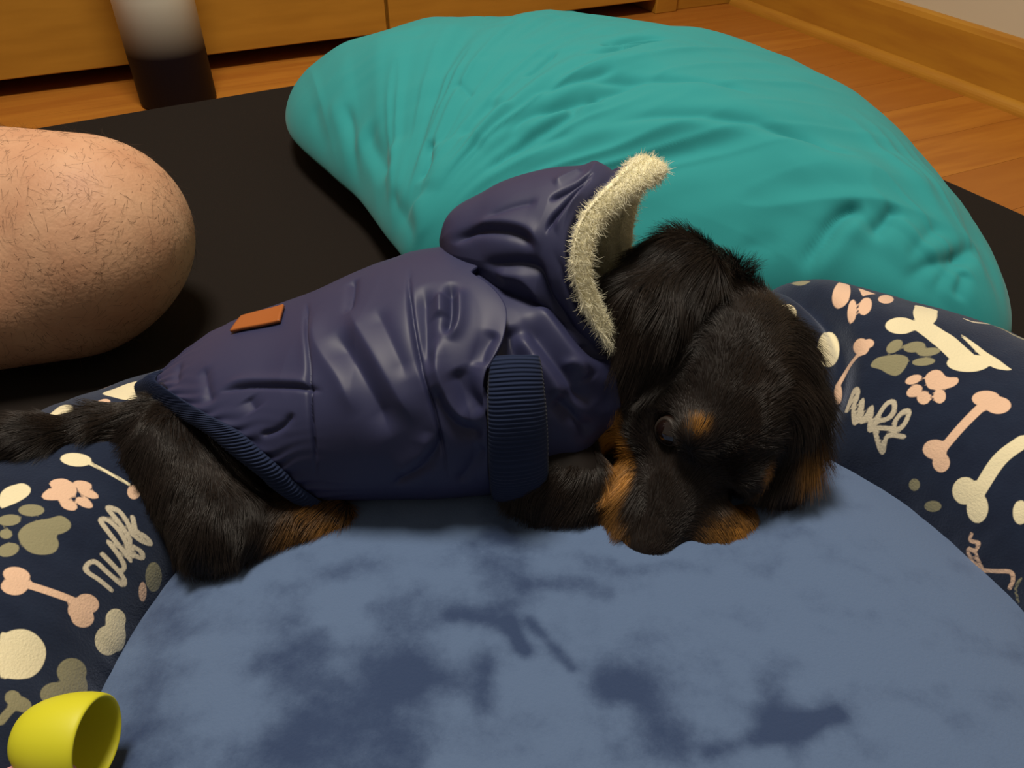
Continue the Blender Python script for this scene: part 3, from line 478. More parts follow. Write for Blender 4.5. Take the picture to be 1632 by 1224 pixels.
M = {}
M['floor_a'] = mat('floor_wood', (0.36, 0.125, 0.016), 0.40, 0.35, var=(3.0, (0.44, 0.17, 0.022), 0.35, 0.65, (1.5, 14, 14)))
M['floor_b'] = mat('floor_wood_light', (0.375, 0.135, 0.018), 0.40, 0.35, var=(3.0, (0.34, 0.115, 0.015), 0.35, 0.65, (1.5, 14, 14)))
M['joint'] = mat('floor_joint', (0.20, 0.07, 0.014), 0.8)
M['door_wood'] = mat('wardrobe_wood', (0.40, 0.185, 0.020), 0.45, 0.35, var=(2.5, (0.47, 0.225, 0.026), 0.35, 0.65, (2, 2, 14)))
M['board_wood'] = mat('skirting_wood', (0.47, 0.225, 0.024), 0.42, 0.35, var=(3.0, (0.40, 0.175, 0.02), 0.35, 0.65, (2, 14, 14)))
M['gap_shade'] = mat('plinth_shade', (0.015, 0.01, 0.008), 0.9)  # shade under the doors, put into the plinth's near-black colour
M['wall'] = mat('painted_wall', (0.60, 0.53, 0.40), 0.9, 0.1)
M['mattress'] = mat('black_fabric', (0.0135, 0.0105, 0.009), 0.95, 0.08, sheen=0.03, bump=(900, 0.3, 0.001))
M['teal'] = mat('teal_cotton', (0.029, 0.275, 0.290), 0.88, 0.12, sheen=0.08, bump=(1500, 0.15, 0.0005))
M['vest'] = mat('navy_nylon', (0.027, 0.030, 0.082), 0.54, 0.36)
M['rib'] = mat('navy_rib_knit', (0.013, 0.021, 0.055), 0.9, 0.15, sheen=0.05)
M['fleece'] = mat('cream_fleece', (0.90, 0.84, 0.60), 0.95, 0.1, sheen=0.3, bump=(500, 0.6, 0.002))
M['leather'] = mat('tan_leather', (0.33, 0.095, 0.020), 0.5, 0.4)
M['body'] = mat('dog_skin', (0.010, 0.007, 0.006), 0.7, 0.2)
M['skin'] = mat('skin', (0.60, 0.35, 0.215), 0.55, 0.3, var=(22, (0.52, 0.27, 0.16), .35, .7, (1, 1, 1)), bump=(260, .25, .002))
M['bolster'] = mat('bolster_plush', (0.012, 0.026, 0.075), 0.95, 0.1, sheen=0.55, sheen_tint=(.55, .65, .9), sheen_rough=.45)
M['cushion'] = mat('cushion_plush', (0.055, 0.10, 0.20), 0.95, 0.1, sheen=0.3)
def plush_prints(m):
    nt = m.node_tree; n = nt.nodes; L = nt.links; b = n['Principled BSDF']
    prev = None
    base = n.new('ShaderNodeTexNoise'); base.inputs['Scale'].default_value = 60; base.inputs['Detail'].default_value = 5
    tc = n.new('ShaderNodeTexCoord'); L.new(tc.outputs['Object'], base.inputs['Vector'])
    mx = n.new('ShaderNodeMix'); mx.data_type = 'RGBA'; mx.inputs[6].default_value = (0.009, 0.013, 0.030, 1); mx.inputs[7].default_value = (0.016, 0.025, 0.052, 1)
    L.new(base.outputs[0], mx.inputs[0]); prev = mx.outputs[2]
    for name, col in (('olive', (0.27, 0.25, 0.15)), ('pink', (0.74, 0.50, 0.35)), ('cream', (0.78, 0.70, 0.47)), ('text', (0.56, 0.50, 0.38))):
        at_ = n.new('ShaderNodeAttribute'); at_.attribute_name = 'print_' + name
        mr = n.new('ShaderNodeMapRange'); mr.inputs[1].default_value = 0.45; mr.inputs[2].default_value = -0.35
        L.new(at_.outputs['Fac'], mr.inputs[0])
        k = n.new('ShaderNodeMix'); k.data_type = 'RGBA'; k.inputs[7].default_value = (*col, 1)
        L.new(mr.outputs[0], k.inputs[0]); L.new(prev, k.inputs[6]); prev = k.outputs[2]
    L.new(prev, b.inputs['Base Color'])
    nz = n.new('ShaderNodeTexNoise'); nz.inputs['Scale'].default_value = 700; L.new(tc.outputs['Object'], nz.inputs['Vector'])
    bp = n.new('ShaderNodeBump'); bp.inputs['Strength'].default_value = .35; bp.inputs['Distance'].default_value = .001
    L.new(nz.outputs[0], bp.inputs['Height']); L.new(bp.outputs[0], b.inputs['Normal'])
plush_prints(M['bolster'])
def plush_nap(m, light, dark):
    nt = m.node_tree; n = nt.nodes; L = nt.links; b = n['Principled BSDF']
    tc = n.new('ShaderNodeTexCoord')
    at_ = n.new('ShaderNodeAttribute'); at_.attribute_name = 'nap'
    nz = n.new('ShaderNodeTexNoise'); nz.inputs['Scale'].default_value = 60; nz.inputs['Detail'].default_value = 9; nz.inputs['Roughness'].default_value = .75
    L.new(tc.outputs['Object'], nz.inputs['Vector'])
    ad = n.new('ShaderNodeMath'); ad.operation = 'MULTIPLY_ADD'; ad.inputs[1].default_value = 0.9; L.new(nz.outputs[0], ad.inputs[0]); L.new(at_.outputs['Fac'], ad.inputs[2])
    mr = n.new('ShaderNodeMapRange'); mr.inputs[1].default_value = 0.40; mr.inputs[2].default_value = 1.25; mr.interpolation_type = 'SMOOTHSTEP'
    L.new(ad.outputs[0], mr.inputs[0])
    mx = n.new('ShaderNodeMix'); mx.data_type = 'RGBA'; mx.inputs[6].default_value = (*light, 1); mx.inputs[7].default_value = (*dark, 1)
    L.new(mr.outputs[0], mx.inputs[0]); L.new(mx.outputs[2], b.inputs['Base Color'])
    n2 = n.new('ShaderNodeTexNoise'); n2.inputs['Scale'].default_value = 600; L.new(tc.outputs['Object'], n2.inputs['Vector'])
    bp = n.new('ShaderNodeBump'); bp.inputs['Strength'].default_value = .3; bp.inputs['Distance'].default_value = .001
    L.new(n2.outputs[0], bp.inputs['Height']); L.new(bp.outputs[0], b.inputs['Normal'])
plush_nap(M['cushion'], (0.092, 0.143, 0.258), (0.030, 0.052, 0.120))
M['yellow'] = mat('yellow_rubber', (0.60, 0.58, 0.02), 0.55, 0.4)

# ------------------------------------------------------------------ the room
RA = math.radians(25.6)
FLOOR_Z = -0.08
room = Matrix.Rotation(RA, 4, 'Z')
def room_obj(o):
    o.matrix_world = room @ o.matrix_world; return o

floor = room_obj(box('floor', (-2.4, -1.6, FLOOR_Z - 0.05), (1.66, 2.40, FLOOR_Z - 0.004), M['joint'])); tag(floor, kind='structure')
bw = 0.135; row = 0; y = -1.6
while y < 2.4:
    x = -2.4 + (row * 0.37) % 0.8 - 0.8
    while x < 1.66:
        a, b = max(x, -2.4), min(x + 1.2, 1.66)
        if b - a > 0.02:
            p = box('plank', (a + .0003, y + .0003, FLOOR_Z - 0.02), (b - .0003, min(y + bw, 2.4) - .0003, FLOOR_Z), random.choice([M['floor_a'], M['floor_b']]), floor)
        x += 1.2
    y += bw; row += 1

wr = room_obj(box('wall_right', (1.62, -1.6, FLOOR_Z), (1.74, 2.52, 2.4), M['wall'])); tag(wr, kind='structure')
wb = room_obj(box('wall_back', (-2.4, 2.40, FLOOR_Z), (1.74, 2.52, 2.4), M['wall'])); tag(wb, kind='structure')
def skirting(name, length, mtx):
    prof = [(0, 0), (0.018, 0), (0.018, 0.112), (0.014, 0.122), (0.006, 0.126), (0, 0.126)]
    v = [(s, -p[0], p[1]) for s in (0, length) for p in prof]; n = len(prof)
    f = [(i, (i+1) % n, n + (i+1) % n, n + i) for i in range(n)] + [tuple(range(n))[::-1], tuple(range(n, 2*n))]
    o = obj(name, v, f, M['board_wood'], smooth=False); o.matrix_world = room @ mtx; tag(o, kind='structure')
    q = [(0.018, 0)] + [(0.018 + 0.018 * math.sin(t), 0.022 * math.cos(t)) for t in np.linspace(math.pi/2, 0, 8)]
    v = [(s, -p[0], p[1]) for s in (0, length) for p in q]; n = len(q)
    f = [(i, (i+1) % n, n + (i+1) % n, n + i) for i in range(n)] + [tuple(range(n))[::-1], tuple(range(n, 2*n))]
    obj('quarter_round', v, f, M['board_wood'], o, smooth=False, local=True)
    return o
skirting('baseboard_right', 3.5, Matrix.Translation((1.62, 1.905, FLOOR_Z)) @ Matrix.Rotation(-math.pi/2, 4, 'Z'))

# built-in wardrobe along the back wall
ward = empty('wardrobe'); ward.matrix_world = room @ Matrix.Translation((0, 1.905, FLOOR_Z))
tag(ward, 'honey-brown wooden wardrobe with flush doors above a dark floor gap', 'wardrobe')
box('carcass', (-2.3, 0.02, 0.034), (1.335, 0.49, 2.0), M['door_wood'], ward)
box('plinth', (-2.3, 0.155, 0.001), (1.335, 0.40, 0.034), M['gap_shade'], ward)
box('end_panel', (1.337, 0.0, 0.0), (1.405, 0.49, 2.0), M['board_wood'], ward, 0.002)
box('filler_panel', (1.409, 0.012, 0.0), (1.618, 0.49, 2.0), M['board_wood'], ward, 0.002)
xs = [-2.3, -1.30, -0.32, 0.58, 1.335]
for a, b in zip(xs[:-1], xs[1:]):
    box('door', (a + 0.004, 0.0, 0.036), (b - 0.004, 0.019, 1.98), M['door_wood'], ward, 0.002)

# round post behind the mattress
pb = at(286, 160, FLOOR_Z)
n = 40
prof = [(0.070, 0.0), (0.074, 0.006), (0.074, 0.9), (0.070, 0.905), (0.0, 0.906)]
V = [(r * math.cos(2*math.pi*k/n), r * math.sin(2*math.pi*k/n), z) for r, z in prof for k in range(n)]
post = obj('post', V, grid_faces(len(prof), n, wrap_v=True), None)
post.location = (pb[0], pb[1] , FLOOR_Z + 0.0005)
pm = mat('post_fade', (0.006, 0.006, 0.012), 0.6, 0.2); nt = pm.node_tree
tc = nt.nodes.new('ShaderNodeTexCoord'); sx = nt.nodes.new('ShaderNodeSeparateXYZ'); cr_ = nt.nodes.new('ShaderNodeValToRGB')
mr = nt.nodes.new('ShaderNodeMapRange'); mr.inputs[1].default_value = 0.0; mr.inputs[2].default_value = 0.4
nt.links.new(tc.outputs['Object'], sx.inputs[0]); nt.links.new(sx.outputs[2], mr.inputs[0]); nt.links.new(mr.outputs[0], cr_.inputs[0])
e = cr_.color_ramp.elements; e[0].position = 0.25; e[0].color = (0.008, 0.007, 0.016, 1); e[1].position = 0.50; e[1].color = (0.80, 0.78, 0.68, 1)  # colour ramps from near-black at the foot to white higher up
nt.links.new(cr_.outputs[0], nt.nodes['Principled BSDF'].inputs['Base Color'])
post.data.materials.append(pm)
tag(post, 'round post fading from white above to black at the foot, between wardrobe and mattress', 'post')

# black mattress on the floor
MA = math.radians(29.8)
mt = box('mattress', (-1.1, -1.25, FLOOR_Z + 0.0005), (1.102, 1.488, 0.0), M['mattress'])
mt.matrix_world = Matrix.Rotation(MA, 4, 'Z')
mt.modifiers.new('bevel', 'BEVEL').width = 0.012; mt.modifiers['bevel'].segments = 4
tag(mt, 'flat black fabric mattress lying on the wooden floor', 'mattress')

# ------------------------------------------------------------------ teal pillow
def pillow():
    rim = [(-.355,1.245),(-.330,1.12),(-.245,.985),(-.195,.91),(-.14,.80),(-.10,.745),(.0,.715),(.12,.705),(.26,.665),(.38,.605),(.45,.590),(.495,.64),(.525,.75),(.535,.90),(.505,1.08),(.42,1.23),(.29,1.35),(.14,1.43),(.0,1.45),(-.2,1.40),(-.32,1.32)]
    rim = np.array(rim); c = np.array([.12, 1.0])
    m = len(rim); T = np.arange(m + 1)
    R3 = np.vstack([rim, rim[:1]])
    # periodic spline
    ext = np.vstack([rim[-3:], rim, rim[:4]]); te = np.arange(-3, m + 4)
    nv = 500; t = np.linspace(0, m, nv, endpoint=False)
    edge = spl(te, ext, t)
    nu = 200
    rho = np.linspace(0, 1, nu)
    rho = np.sin(rho * math.pi / 2)
    P = c + rho[:, None, None] * (edge - c)[None]
    zr = 0.05
    hz = 0.165
    top = zr + hz * (1 - rho[:, None]**2.3)**0.60 + 0 * P[..., 0]
    bot = np.maximum(0.002, zr - 0.06 * (1 - rho[:, None]**2.3)**0.6) + 0 * P[..., 0]
    V = np.concatenate([np.dstack([P, top]).reshape(-1, 3), np.dstack([P, bot]).reshape(-1, 3)])
    f1 = grid_faces(nu, nv, wrap_v=True); f2 = f1[:, ::-1] + nu * nv
    uv = np.concatenate([P.reshape(-1, 2), P.reshape(-1, 2)])
    N = vnormals(V[:nu*nv], f1)
    D = fold_field(P.reshape(-1, 2), [(p_, w_ * (.8 if a_ < 0 else 1), a_) for p_, w_, a_ in PILLOW_UV], 1.05, 1.7)
    D += .0035 * fbm(np.dstack([P * 7, 0 * P[..., :1]]).reshape(-1, 3), 3) + .0012 * fbm(np.dstack([P * np.array([16, 34]), 0 * P[..., :1]]).reshape(-1, 3), 2)
    rel = P.reshape(-1, 2) - np.array([-.13, .73]); ra = np.hypot(rel[:, 0], rel[:, 1]); an = np.arctan2(rel[:, 1], rel[:, 0])
    fan = smoothstep(.05, .16, ra) * smoothstep(.75, .35, ra)
    q = np.c_[an * 9 + 1.5 * ra, ra * 3.0, 0 * ra + 5]
    D += fan * (.0075 * noise3(q) - .0055 * np.abs(noise3(q * np.array([1.9, 1.4, 1]) + 7)))
    rel = P.reshape(-1, 2) - np.array([.46, .57]); rb = np.hypot(rel[:, 0], rel[:, 1]); an = np.arctan2(rel[:, 1], rel[:, 0])
    q = np.c_[an * 6, rb * 4.0, 0 * rb + 9]
    D += smoothstep(.03, .10, rb) * smoothstep(.42, .15, rb) * (.006 * noise3(q) - .004 * np.abs(noise3(q * 2 + 3)))
    fade = np.repeat(1 - rho**10, nv)
    V[:nu*nv] += N * (D * fade)[:, None]
    o = obj('pillow', V, np.concatenate([f1, f2]), M['teal'])
    add_uv(o, uv)
    return o
pil = pillow()
tag(pil, 'large plump teal cotton pillow behind the puppy', 'pillow')

# ------------------------------------------------------------------ dog bed
BC = np.array([.045, .22]); BR = .365; BT = .092
bed = empty('dog_bed', (BC[0], BC[1], 0.0))
tag(bed, 'round navy plush dog bed with bone and paw print bolster', 'dog bed')
def bolster_pt(A, Pp):
    """A: angle round the bed, Pp: angle round the tube (0 = outside, 90 = top)"""
    deg = np.degrees(A) % 360
    kn = [-20, 0, 25, 45, 60, 80, 105, 122, 140, 152, 170, 190, 230, 340, 360]
    top = spl(kn, [.166, .168, .174, .170, .154, .114, .100, .102, .132, .150, .160, .166, .166, .166, .166], deg)
    wid = spl(kn, [.092, .092, .098, .096, .088, .075, .070, .072, .082, .087, .090, .092, .092, .092, .092], deg)
    ctr = spl(kn, [.365, .365, .364, .362, .355, .345, .340, .343, .356, .362, .364, .365, .365, .365, .365], deg)
    # the seam where the side section butts against the back section
    am = np.radians(57 + 7 * np.cos(Pp) + 3 * np.sin(2 * Pp))
    q = (A - am) * .36
    pin = -.014 * np.exp(-(q / .010)**2) + .006 * np.exp(-((q + .035) / .03)**2)
    w2 = wid + pin
    wr = .0016 * fbm(np.stack([np.cos(A)*11, np.sin(A)*11, Pp * 1.2], -1), 3)
    rr = ctr + (w2 + wr) * np.cos(Pp)
    z = top / 2 + (top / 2 + pin + wr) * np.sin(Pp)
    return np.stack([BC[0] + rr*np.cos(A), BC[1] + rr*np.sin(A), np.maximum(z, .0015)], -1)
def bolster():
    nu, nv = 1100, 260
    a = np.linspace(0, 2*math.pi, nu, endpoint=False); p = np.linspace(0, 2*math.pi, nv, endpoint=False)
    A, Pp = np.meshgrid(a, p, indexing='ij')
    o = obj('bolster', bolster_pt(A, Pp).reshape(-1, 3), grid_faces(nu, nv, True, True), M['bolster'], bed)
    UV = np.stack([A * BR, Pp * BT], -1).reshape(-1, 2)
    add_uv(o, UV)
    # the same print goes on round the rest of the tube
    def traced(u, v):
        return (.206 - (v - .158) * 1.03 - .03 < u < .46 and .115 < v < .33) or (.80 < u < 1.034 + (v - .137) * 1.78 + .03 and .09 < v < .33)
    boxes = [(np.min(p, 0) - .003, np.max(p, 0) + .003) for _, _, p, _ in PRINTS_UV]
    src = [e for e in PRINTS_UV if e[2][0][0] > .7]; more = []
    for du in np.arange(-1.2, 1.4, .145):
        for dv in (-.26, -.13, 0, .13, .26, .39):
            for c, k, p, w in src:
                q = np.asarray(p) + np.array([du + .03 * math.sin(9 * dv), dv])
                m = q.mean(0)
                if q[:, 0].min() < .002 or q[:, 0].max() > 2*math.pi*BR - .002 or q[:, 1].min() < .002 or q[:, 1].max() > 2*math.pi*BT - .002: continue
                if any(traced(*z) for z in q): continue
                lo, hi = q.min(0), q.max(0)
                more.append((c, k, q, w, lo, hi))
    ok = []
    for e in more:
        c, k, q, w, lo, hi = e
        clash = [b for b in boxes if (lo < b[1]).all() and (hi > b[0]).all()]
        if clash: continue
        ok.append((c, k, q, w)); boxes.append((lo + .0012, hi - .0012))
    for c, d in print_fields(UV, list(PRINTS_UV) + ok, ('cream', 'pink', 'olive', 'text')).items(): add_attr(o, 'print_' + c, d * 1000)
    return o
bol = bolster()
def cushion():
    nu, nv = 200, 500
    rho = np.sin(np.linspace(0, 1, nu) * math.pi/2); a = np.linspace(0, 2*math.pi, nv, endpoint=False)
    R, A = np.meshgrid(rho, a, indexing='ij')
    rad = 0.308
    x = BC[0] + .010 + rad*R*np.cos(A); y = BC[1] + rad*R*np.sin(A)
    z = 0.055 + 0.061 * (1 - R**3.6)**0.5
    zb = 0.05 - 0.045 * (1 - R**4)**0.5
    V = np.concatenate([np.stack([x, y, z], -1).reshape(-1, 3), np.stack([x, y, zb], -1).reshape(-1, 3)])
    f1 = grid_faces(nu, nv, wrap_v=True)
    o = obj('cushion', V, np.concatenate([f1, f1[:, ::-1] + nu*nv]), M['cushion'], bed)
    UV = np.stack([x, y], -1).reshape(-1, 2)
    add_uv(o, np.concatenate([UV]*2))
    # brushed pile: finger strokes and rubbed patches
    nap = np.maximum(fold_field(UV, CUSHION_UV, .55, 2.0, 0), 0)
    q = np.c_[UV * 13, 0 * UV[:, 0] + 2]
    nap += .42 * smoothstep(.0, .6, fbm(q, 3)) * smoothstep(.16, -.02, UV[:, 0]) + .20 * fbm(q * np.array([3, 5, 1]), 3)
    add_attr(o, 'nap', np.concatenate([nap, nap]))
    return o
cus = cushion()

# ------------------------------------------------------------------ puppy
dog = empty('puppy', (-0.05, 0.42, 0.10))
tag(dog, 'black and tan long-haired puppy in a navy hooded vest, chin on the cushion', 'dog')

HS = 1.13
HC = at(1149, 620, .168)
F_ = np.array([-.37, -.83, -.42]); F_ /= np.linalg.norm(F_)
U_ = np.array([0, 0, 1.]) - F_[2] * F_; U_ /= np.linalg.norm(U_)
L_ = np.cross(F_, U_)
L_ = -L_ if L_[0] < 0 else L_
rho_ = math.radians(42)
L2 = math.cos(rho_) * L_ - math.sin(rho_) * U_
U2 = math.cos(rho_) * U_ + math.sin(rho_) * L_
HR = np.stack([L2, F_, U2], 1)       # columns: dog's left, nose, up
def hp(x, y, z): return HC + HS * (HR @ np.array([x, y, z]))

class Melt:
    """a block of space in which rounded shapes are melted together"""
    def __init__(self, lo, hi, h):
        self.lo = np.array(lo, float); self.h = h
        self.n = np.ceil((np.array(hi) - self.lo) / h).astype(int)
        self.ax = [self.lo[k] + h * np.arange(self.n[k]) for k in range(3)]
        self.d = np.full(self.n, .05)
    def _sub(self, lo, hi, m=.03):
        i0 = np.clip(np.floor((lo - m - self.lo) / self.h).astype(int), 0, self.n)
        i1 = np.clip(np.ceil((hi + m - self.lo) / self.h).astype(int), 0, self.n)
        sl = tuple(slice(a, b) for a, b in zip(i0, i1))
        return sl, np.stack(np.meshgrid(*[self.ax[k][sl[k]] for k in range(3)], indexing='ij'), -1)
    def cone(self, a, b, ra, rb, k=.015):
        a = np.asarray(a, float); b = np.asarray(b, float); r = max(ra, rb)
        sl, P = self._sub(np.minimum(a, b) - r, np.maximum(a, b) + r)
        if P.size: self.d[sl] = smin(self.d[sl], sd_cone(P, a, b, ra, rb), k)
    def ell(self, c, r, R=None, k=.012, cut=False):
        c = np.asarray(c, float); r = np.asarray(r, float); m = r.max() if R is not None else r
        sl, P = self._sub(c - m, c + m)
        if not P.size: return
        q = sd_ell(P, c, r, R)
        self.d[sl] = smax(self.d[sl], -q, k) if cut else smin(self.d[sl], q, k)
    def skin(self, name, m, parent, it=2):
        V, Fq = surface_net(self.d, self.lo, self.h)
        V = relax(V, Fq, it)
        return obj(name, V, Fq, m, parent), V, Fq

TAIL = [(at(280, 672, .135), .022), (at(160, 686, .145), .0125), (at(50, 704, .155), .0125), (at(-110, 742, .155), .008)]
EAR_R = [(at(1140, 448, .216), .019), (at(1078, 442, .230), .025), (at(1032, 490, .222), .024), (at(1014, 560, .200), .015)]
EAR_L = [(at(1232, 570, .19), .020), (at(1255, 650, .165), .021), (at(1252, 710, .14), .019), (at(1235, 758, .125), .015)]
def make_body():
    B = Melt((-.56, .24, .06), (.30, .58, .29), .0020)
    B.ell((-.188, .424, .116), (.060, .050, .034), None, .02)
    B.cone((-.165, .42, .130), (0, .42, .15), .040, .05, .02)
    B.cone((0, .42, .15), (.10, .43, .155), .052, .044, .02)
    B.ell(at(885, 765, .125), (.036, .028, .028), None, .02)                    # chest over the near foreleg
    B.cone(at(870, 790, .116), at(945, 812, .110), .022, .016, .012)           # near foreleg, folded
    B.cone(at(290, 724, .130), at(350, 836, .115), .036, .028, .02)            # thigh
    B.cone(at(355, 850, .112), at(480, 828, .108), .022, .016, .015)           # shank
    B.cone(at(480, 830, .108), at(535, 822, .108), .015, .012, .01)            # hind foot
    for px, py in ((537, 816), (545, 825), (538, 834)): B.ell(at(px, py, .108), (.008, .006, .006), None, .004)
    for (a, ra), (b, rb) in zip(TAIL[:-1], TAIL[1:]): B.cone(a, b, ra, rb)
    B.cone((.10, .40, .112), at(1140, 835, .112), .018, .016, .01)             # far foreleg under the chin
    for px, py in ((1122, 852), (1146, 852), (1168, 844), (1185, 830)): B.ell(at(px, py, .111), (.0088, .0115, .0095), None, .003)
    E = lambda c, r, k=.012: B.ell(hp(*c), np.array(r) * HS, HR, k)
    E((0, -.006, .008), (.043, .046, .039), .02)
    E((0, .020, .009), (.034, .031, .032))
    for q in (-1, 1): E((q*.024, .020, -.017), (.025, .036, .026))
    B.cone(hp(0, .035, -.010), hp(0, .096, -.021), .030, .0215, .014)
    B.cone(hp(0, .03, -.030), hp(0, .088, -.037), .020, .0135, .01)
    for q in (-1, 1):
        E((q*.013, .070, -.028), (.015, .033, .018), .008)
        E((q*.020, .043, .018), (.012, .012, .010), .01)
    B.cone(hp(0, -.03, -.005), (.08, .43, .155), .042, .045, .02)
    for q in (-1, 1):
        B.ell(hp(q*.0305, .047, .0045), (.0115, .0115, .0095), HR, .005, cut=True)   # eye sockets
        B.ell(hp(q*.0225, .060, -.042), (.002, .03, .0015), HR, .003, cut=True)
    for ch in (EAR_R, EAR_L):
        for (a, ra), (b, rb) in zip(ch[:-1], ch[1:]): B.cone(a, b, ra, rb, .012)
    return B.skin('body', M['body'], dog)
body, BV, BF = make_body()

def uv_sphere(name, c, r, mtl, parent, R=None, sc=(1, 1, 1), n=24, dents=()):
    th = np.linspace(0, math.pi, n); ph = np.linspace(0, 2*math.pi, 2*n, endpoint=False)
    T, Pp = np.meshgrid(th, ph, indexing='ij')
    v = np.stack([np.sin(T)*np.cos(Pp), np.sin(T)*np.sin(Pp), np.cos(T)], -1).reshape(-1, 3)
    for dc, w, a in dents:
        dc = np.array(dc) / np.linalg.norm(dc); v = v * (1 - a * np.exp(-(np.linalg.norm(v - dc, axis=1) / w)**2))[:, None]
    v = v * np.array(sc) * r
    if R is not None: v = v @ R.T
    return obj(name, v + np.asarray(c), grid_faces(n, 2*n, wrap_v=True), mtl, parent)
M['eye'] = mat('eye_dark', (0.010, 0.005, 0.004), 0.05, 0.6, coat=0.6)
M['lid'] = mat('eyelid_skin', (0.022, 0.016, 0.013), 0.55, 0.3)
M['nose'] = mat('nose_leather', (0.022, 0.013, 0.010), 0.40, 0.4, bump=(1500, 0.4, 0.0006))
for q in (-1, 1):
    ec = hp(q*.0262, .0425, .004); er = .0098
    uv_sphere('eye', ec, er, M['eye'], dog, n=28)
    out = HR @ np.array([q*.62, .74, .12]); out /= np.linalg.norm(out)
    fw = HR @ np.array([-q*.55, .80, -.25]); fw -= (fw @ out) * out; fw /= np.linalg.norm(fw); upw = np.cross(out, fw)
    a = np.linspace(0, 2*math.pi, 64, endpoint=False); lid = []
    for k, (t, rr) in enumerate(((0, 1.005), (.04, 1.05), (.25, 1.07), (.6, 1.03), (1., .88))):
        A0 = np.radians(np.hypot(50*np.cos(a), 36*np.sin(a)) if False else 1/np.sqrt((np.cos(a)/58)**2 + (np.sin(a)/41)**2))
        ang = A0 + t * (np.radians(88) - A0)
        lid.append(ec + er * rr * (np.cos(ang)[:, None]*out + np.sin(ang)[:, None]*(np.cos(a)[:, None]*fw + np.sin(a)[:, None]*upw)))
    obj('eyelid', np.concatenate(lid), grid_faces(5, 64, wrap_v=True), M['lid'], dog)
uv_sphere('nose', hp(0, .1125, -.0175), .0135, M['nose'], dog, HR, (1.0, .75, .82), 40, (((.5, .85, -.15), .28, .35), ((-.5, .85, -.15), .28, .35), ((0, .9, -.6), .12, .12)))

# ---- vest
XT = [-.26, -.24, -.20, -.15, -.10, -.05, .0, .06]
YC = [.425, .425, .422, .420, .420, .420, .422, .425]
ZC = [.118, .122, .132, .145, .158, .166, .168, .165]
RY = [.033, .049, .069, .081, .087, .089, .085, .073]
RZ = [.025, .036, .049, .056, .067, .075, .075, .064]
def torso(x, th, infl=0.0, ex=2.4):
    yc, zc, ry, rz = (spl(XT, t, x) for t in (YC, ZC, RY, RZ))
    c, s = np.cos(th), np.sin(th)
    e = 2 / ex
    cc = np.sign(c) * np.abs(c)**e; ss = np.sign(s) * np.abs(s)**e
    return np.stack([x, yc - (ry + infl) * ss, zc + (rz + infl) * cc], -1)
def vest():
    nu, nv = 300, 520
    th = np.linspace(-math.pi, math.pi, nv, endpoint=False)
    at_ = np.abs(th)
    hemx = spl(np.radians([-3, 0, 20, 34, 47, 58, 73, 87, 101, 127, 180]), [-.252, -.252, -.236, -.216, -.193, -.172, -.155, -.142, -.131, -.121, -.105], at_)
    endx = spl(np.radians([-3, 0, 5, 17, 31, 41, 50, 76, 109, 130, 180]), [-.028, -.026, -.017, -.005, -.004, -.008, -.0145, -.014, -.012, -.003, .0], at_)
    u = np.linspace(0, 1, nu)
    X = hemx[None] + (endx - hemx)[None] * u[:, None]
    T = np.broadcast_to(th, X.shape)
    fl = .007 * smoothstep(.93, 1.0, u)[:, None] * np.exp(-((np.abs(T) - 1.0) / .6)**2)
    V = torso(X, T, fl).reshape(-1, 3); fq = grid_faces(nu, nv, wrap_v=True)
    UV = np.stack([X, T * .075], -1).reshape(-1, 2)
    N = vnormals(V, fq); ctr = V - np.array([0, .42, .15])
    if (N[:, 1:] * ctr[:, 1:]).sum() < 0: fq = fq[:, ::-1]; N = -N
    N *= np.sign((N[:, 1:] * ctr[:, 1:]).sum(1))[:, None]
    D = fold_field(UV, VEST_UV, 1.15, 1.5)
    dh = np.maximum(UV[:, 0] - np.tile(hemx, nu), 0)
    D += .0011 * np.sin(UV[:, 1] / .0016 + 3 * fbm(np.c_[UV * 40, 0 * dh], 2)) * np.exp(-dh / .011) * smoothstep(0, .004, dh)
    q = np.c_[UV[:, 0] * 26, UV[:, 1] * 13, 0 * dh]
    D += .0016 * fbm(q * .7, 2) - .0010 * np.abs(noise3(q * 1.5 + 5.2))
    if DEFORM: V = V + N * D[:, None]
    root = obj('vest', V, fq, M['vest'], dog)
    add_uv(root, np.stack([X, T * .075], -1).reshape(-1, 2))
    root.modifiers.new('thick', 'SOLIDIFY').thickness = 0.004
    return root, hemx, endx, th, V.reshape(nu, nv, 3), N.reshape(nu, nv, 3)
vest_o, hemx, endx, vth, VG, VN = vest()

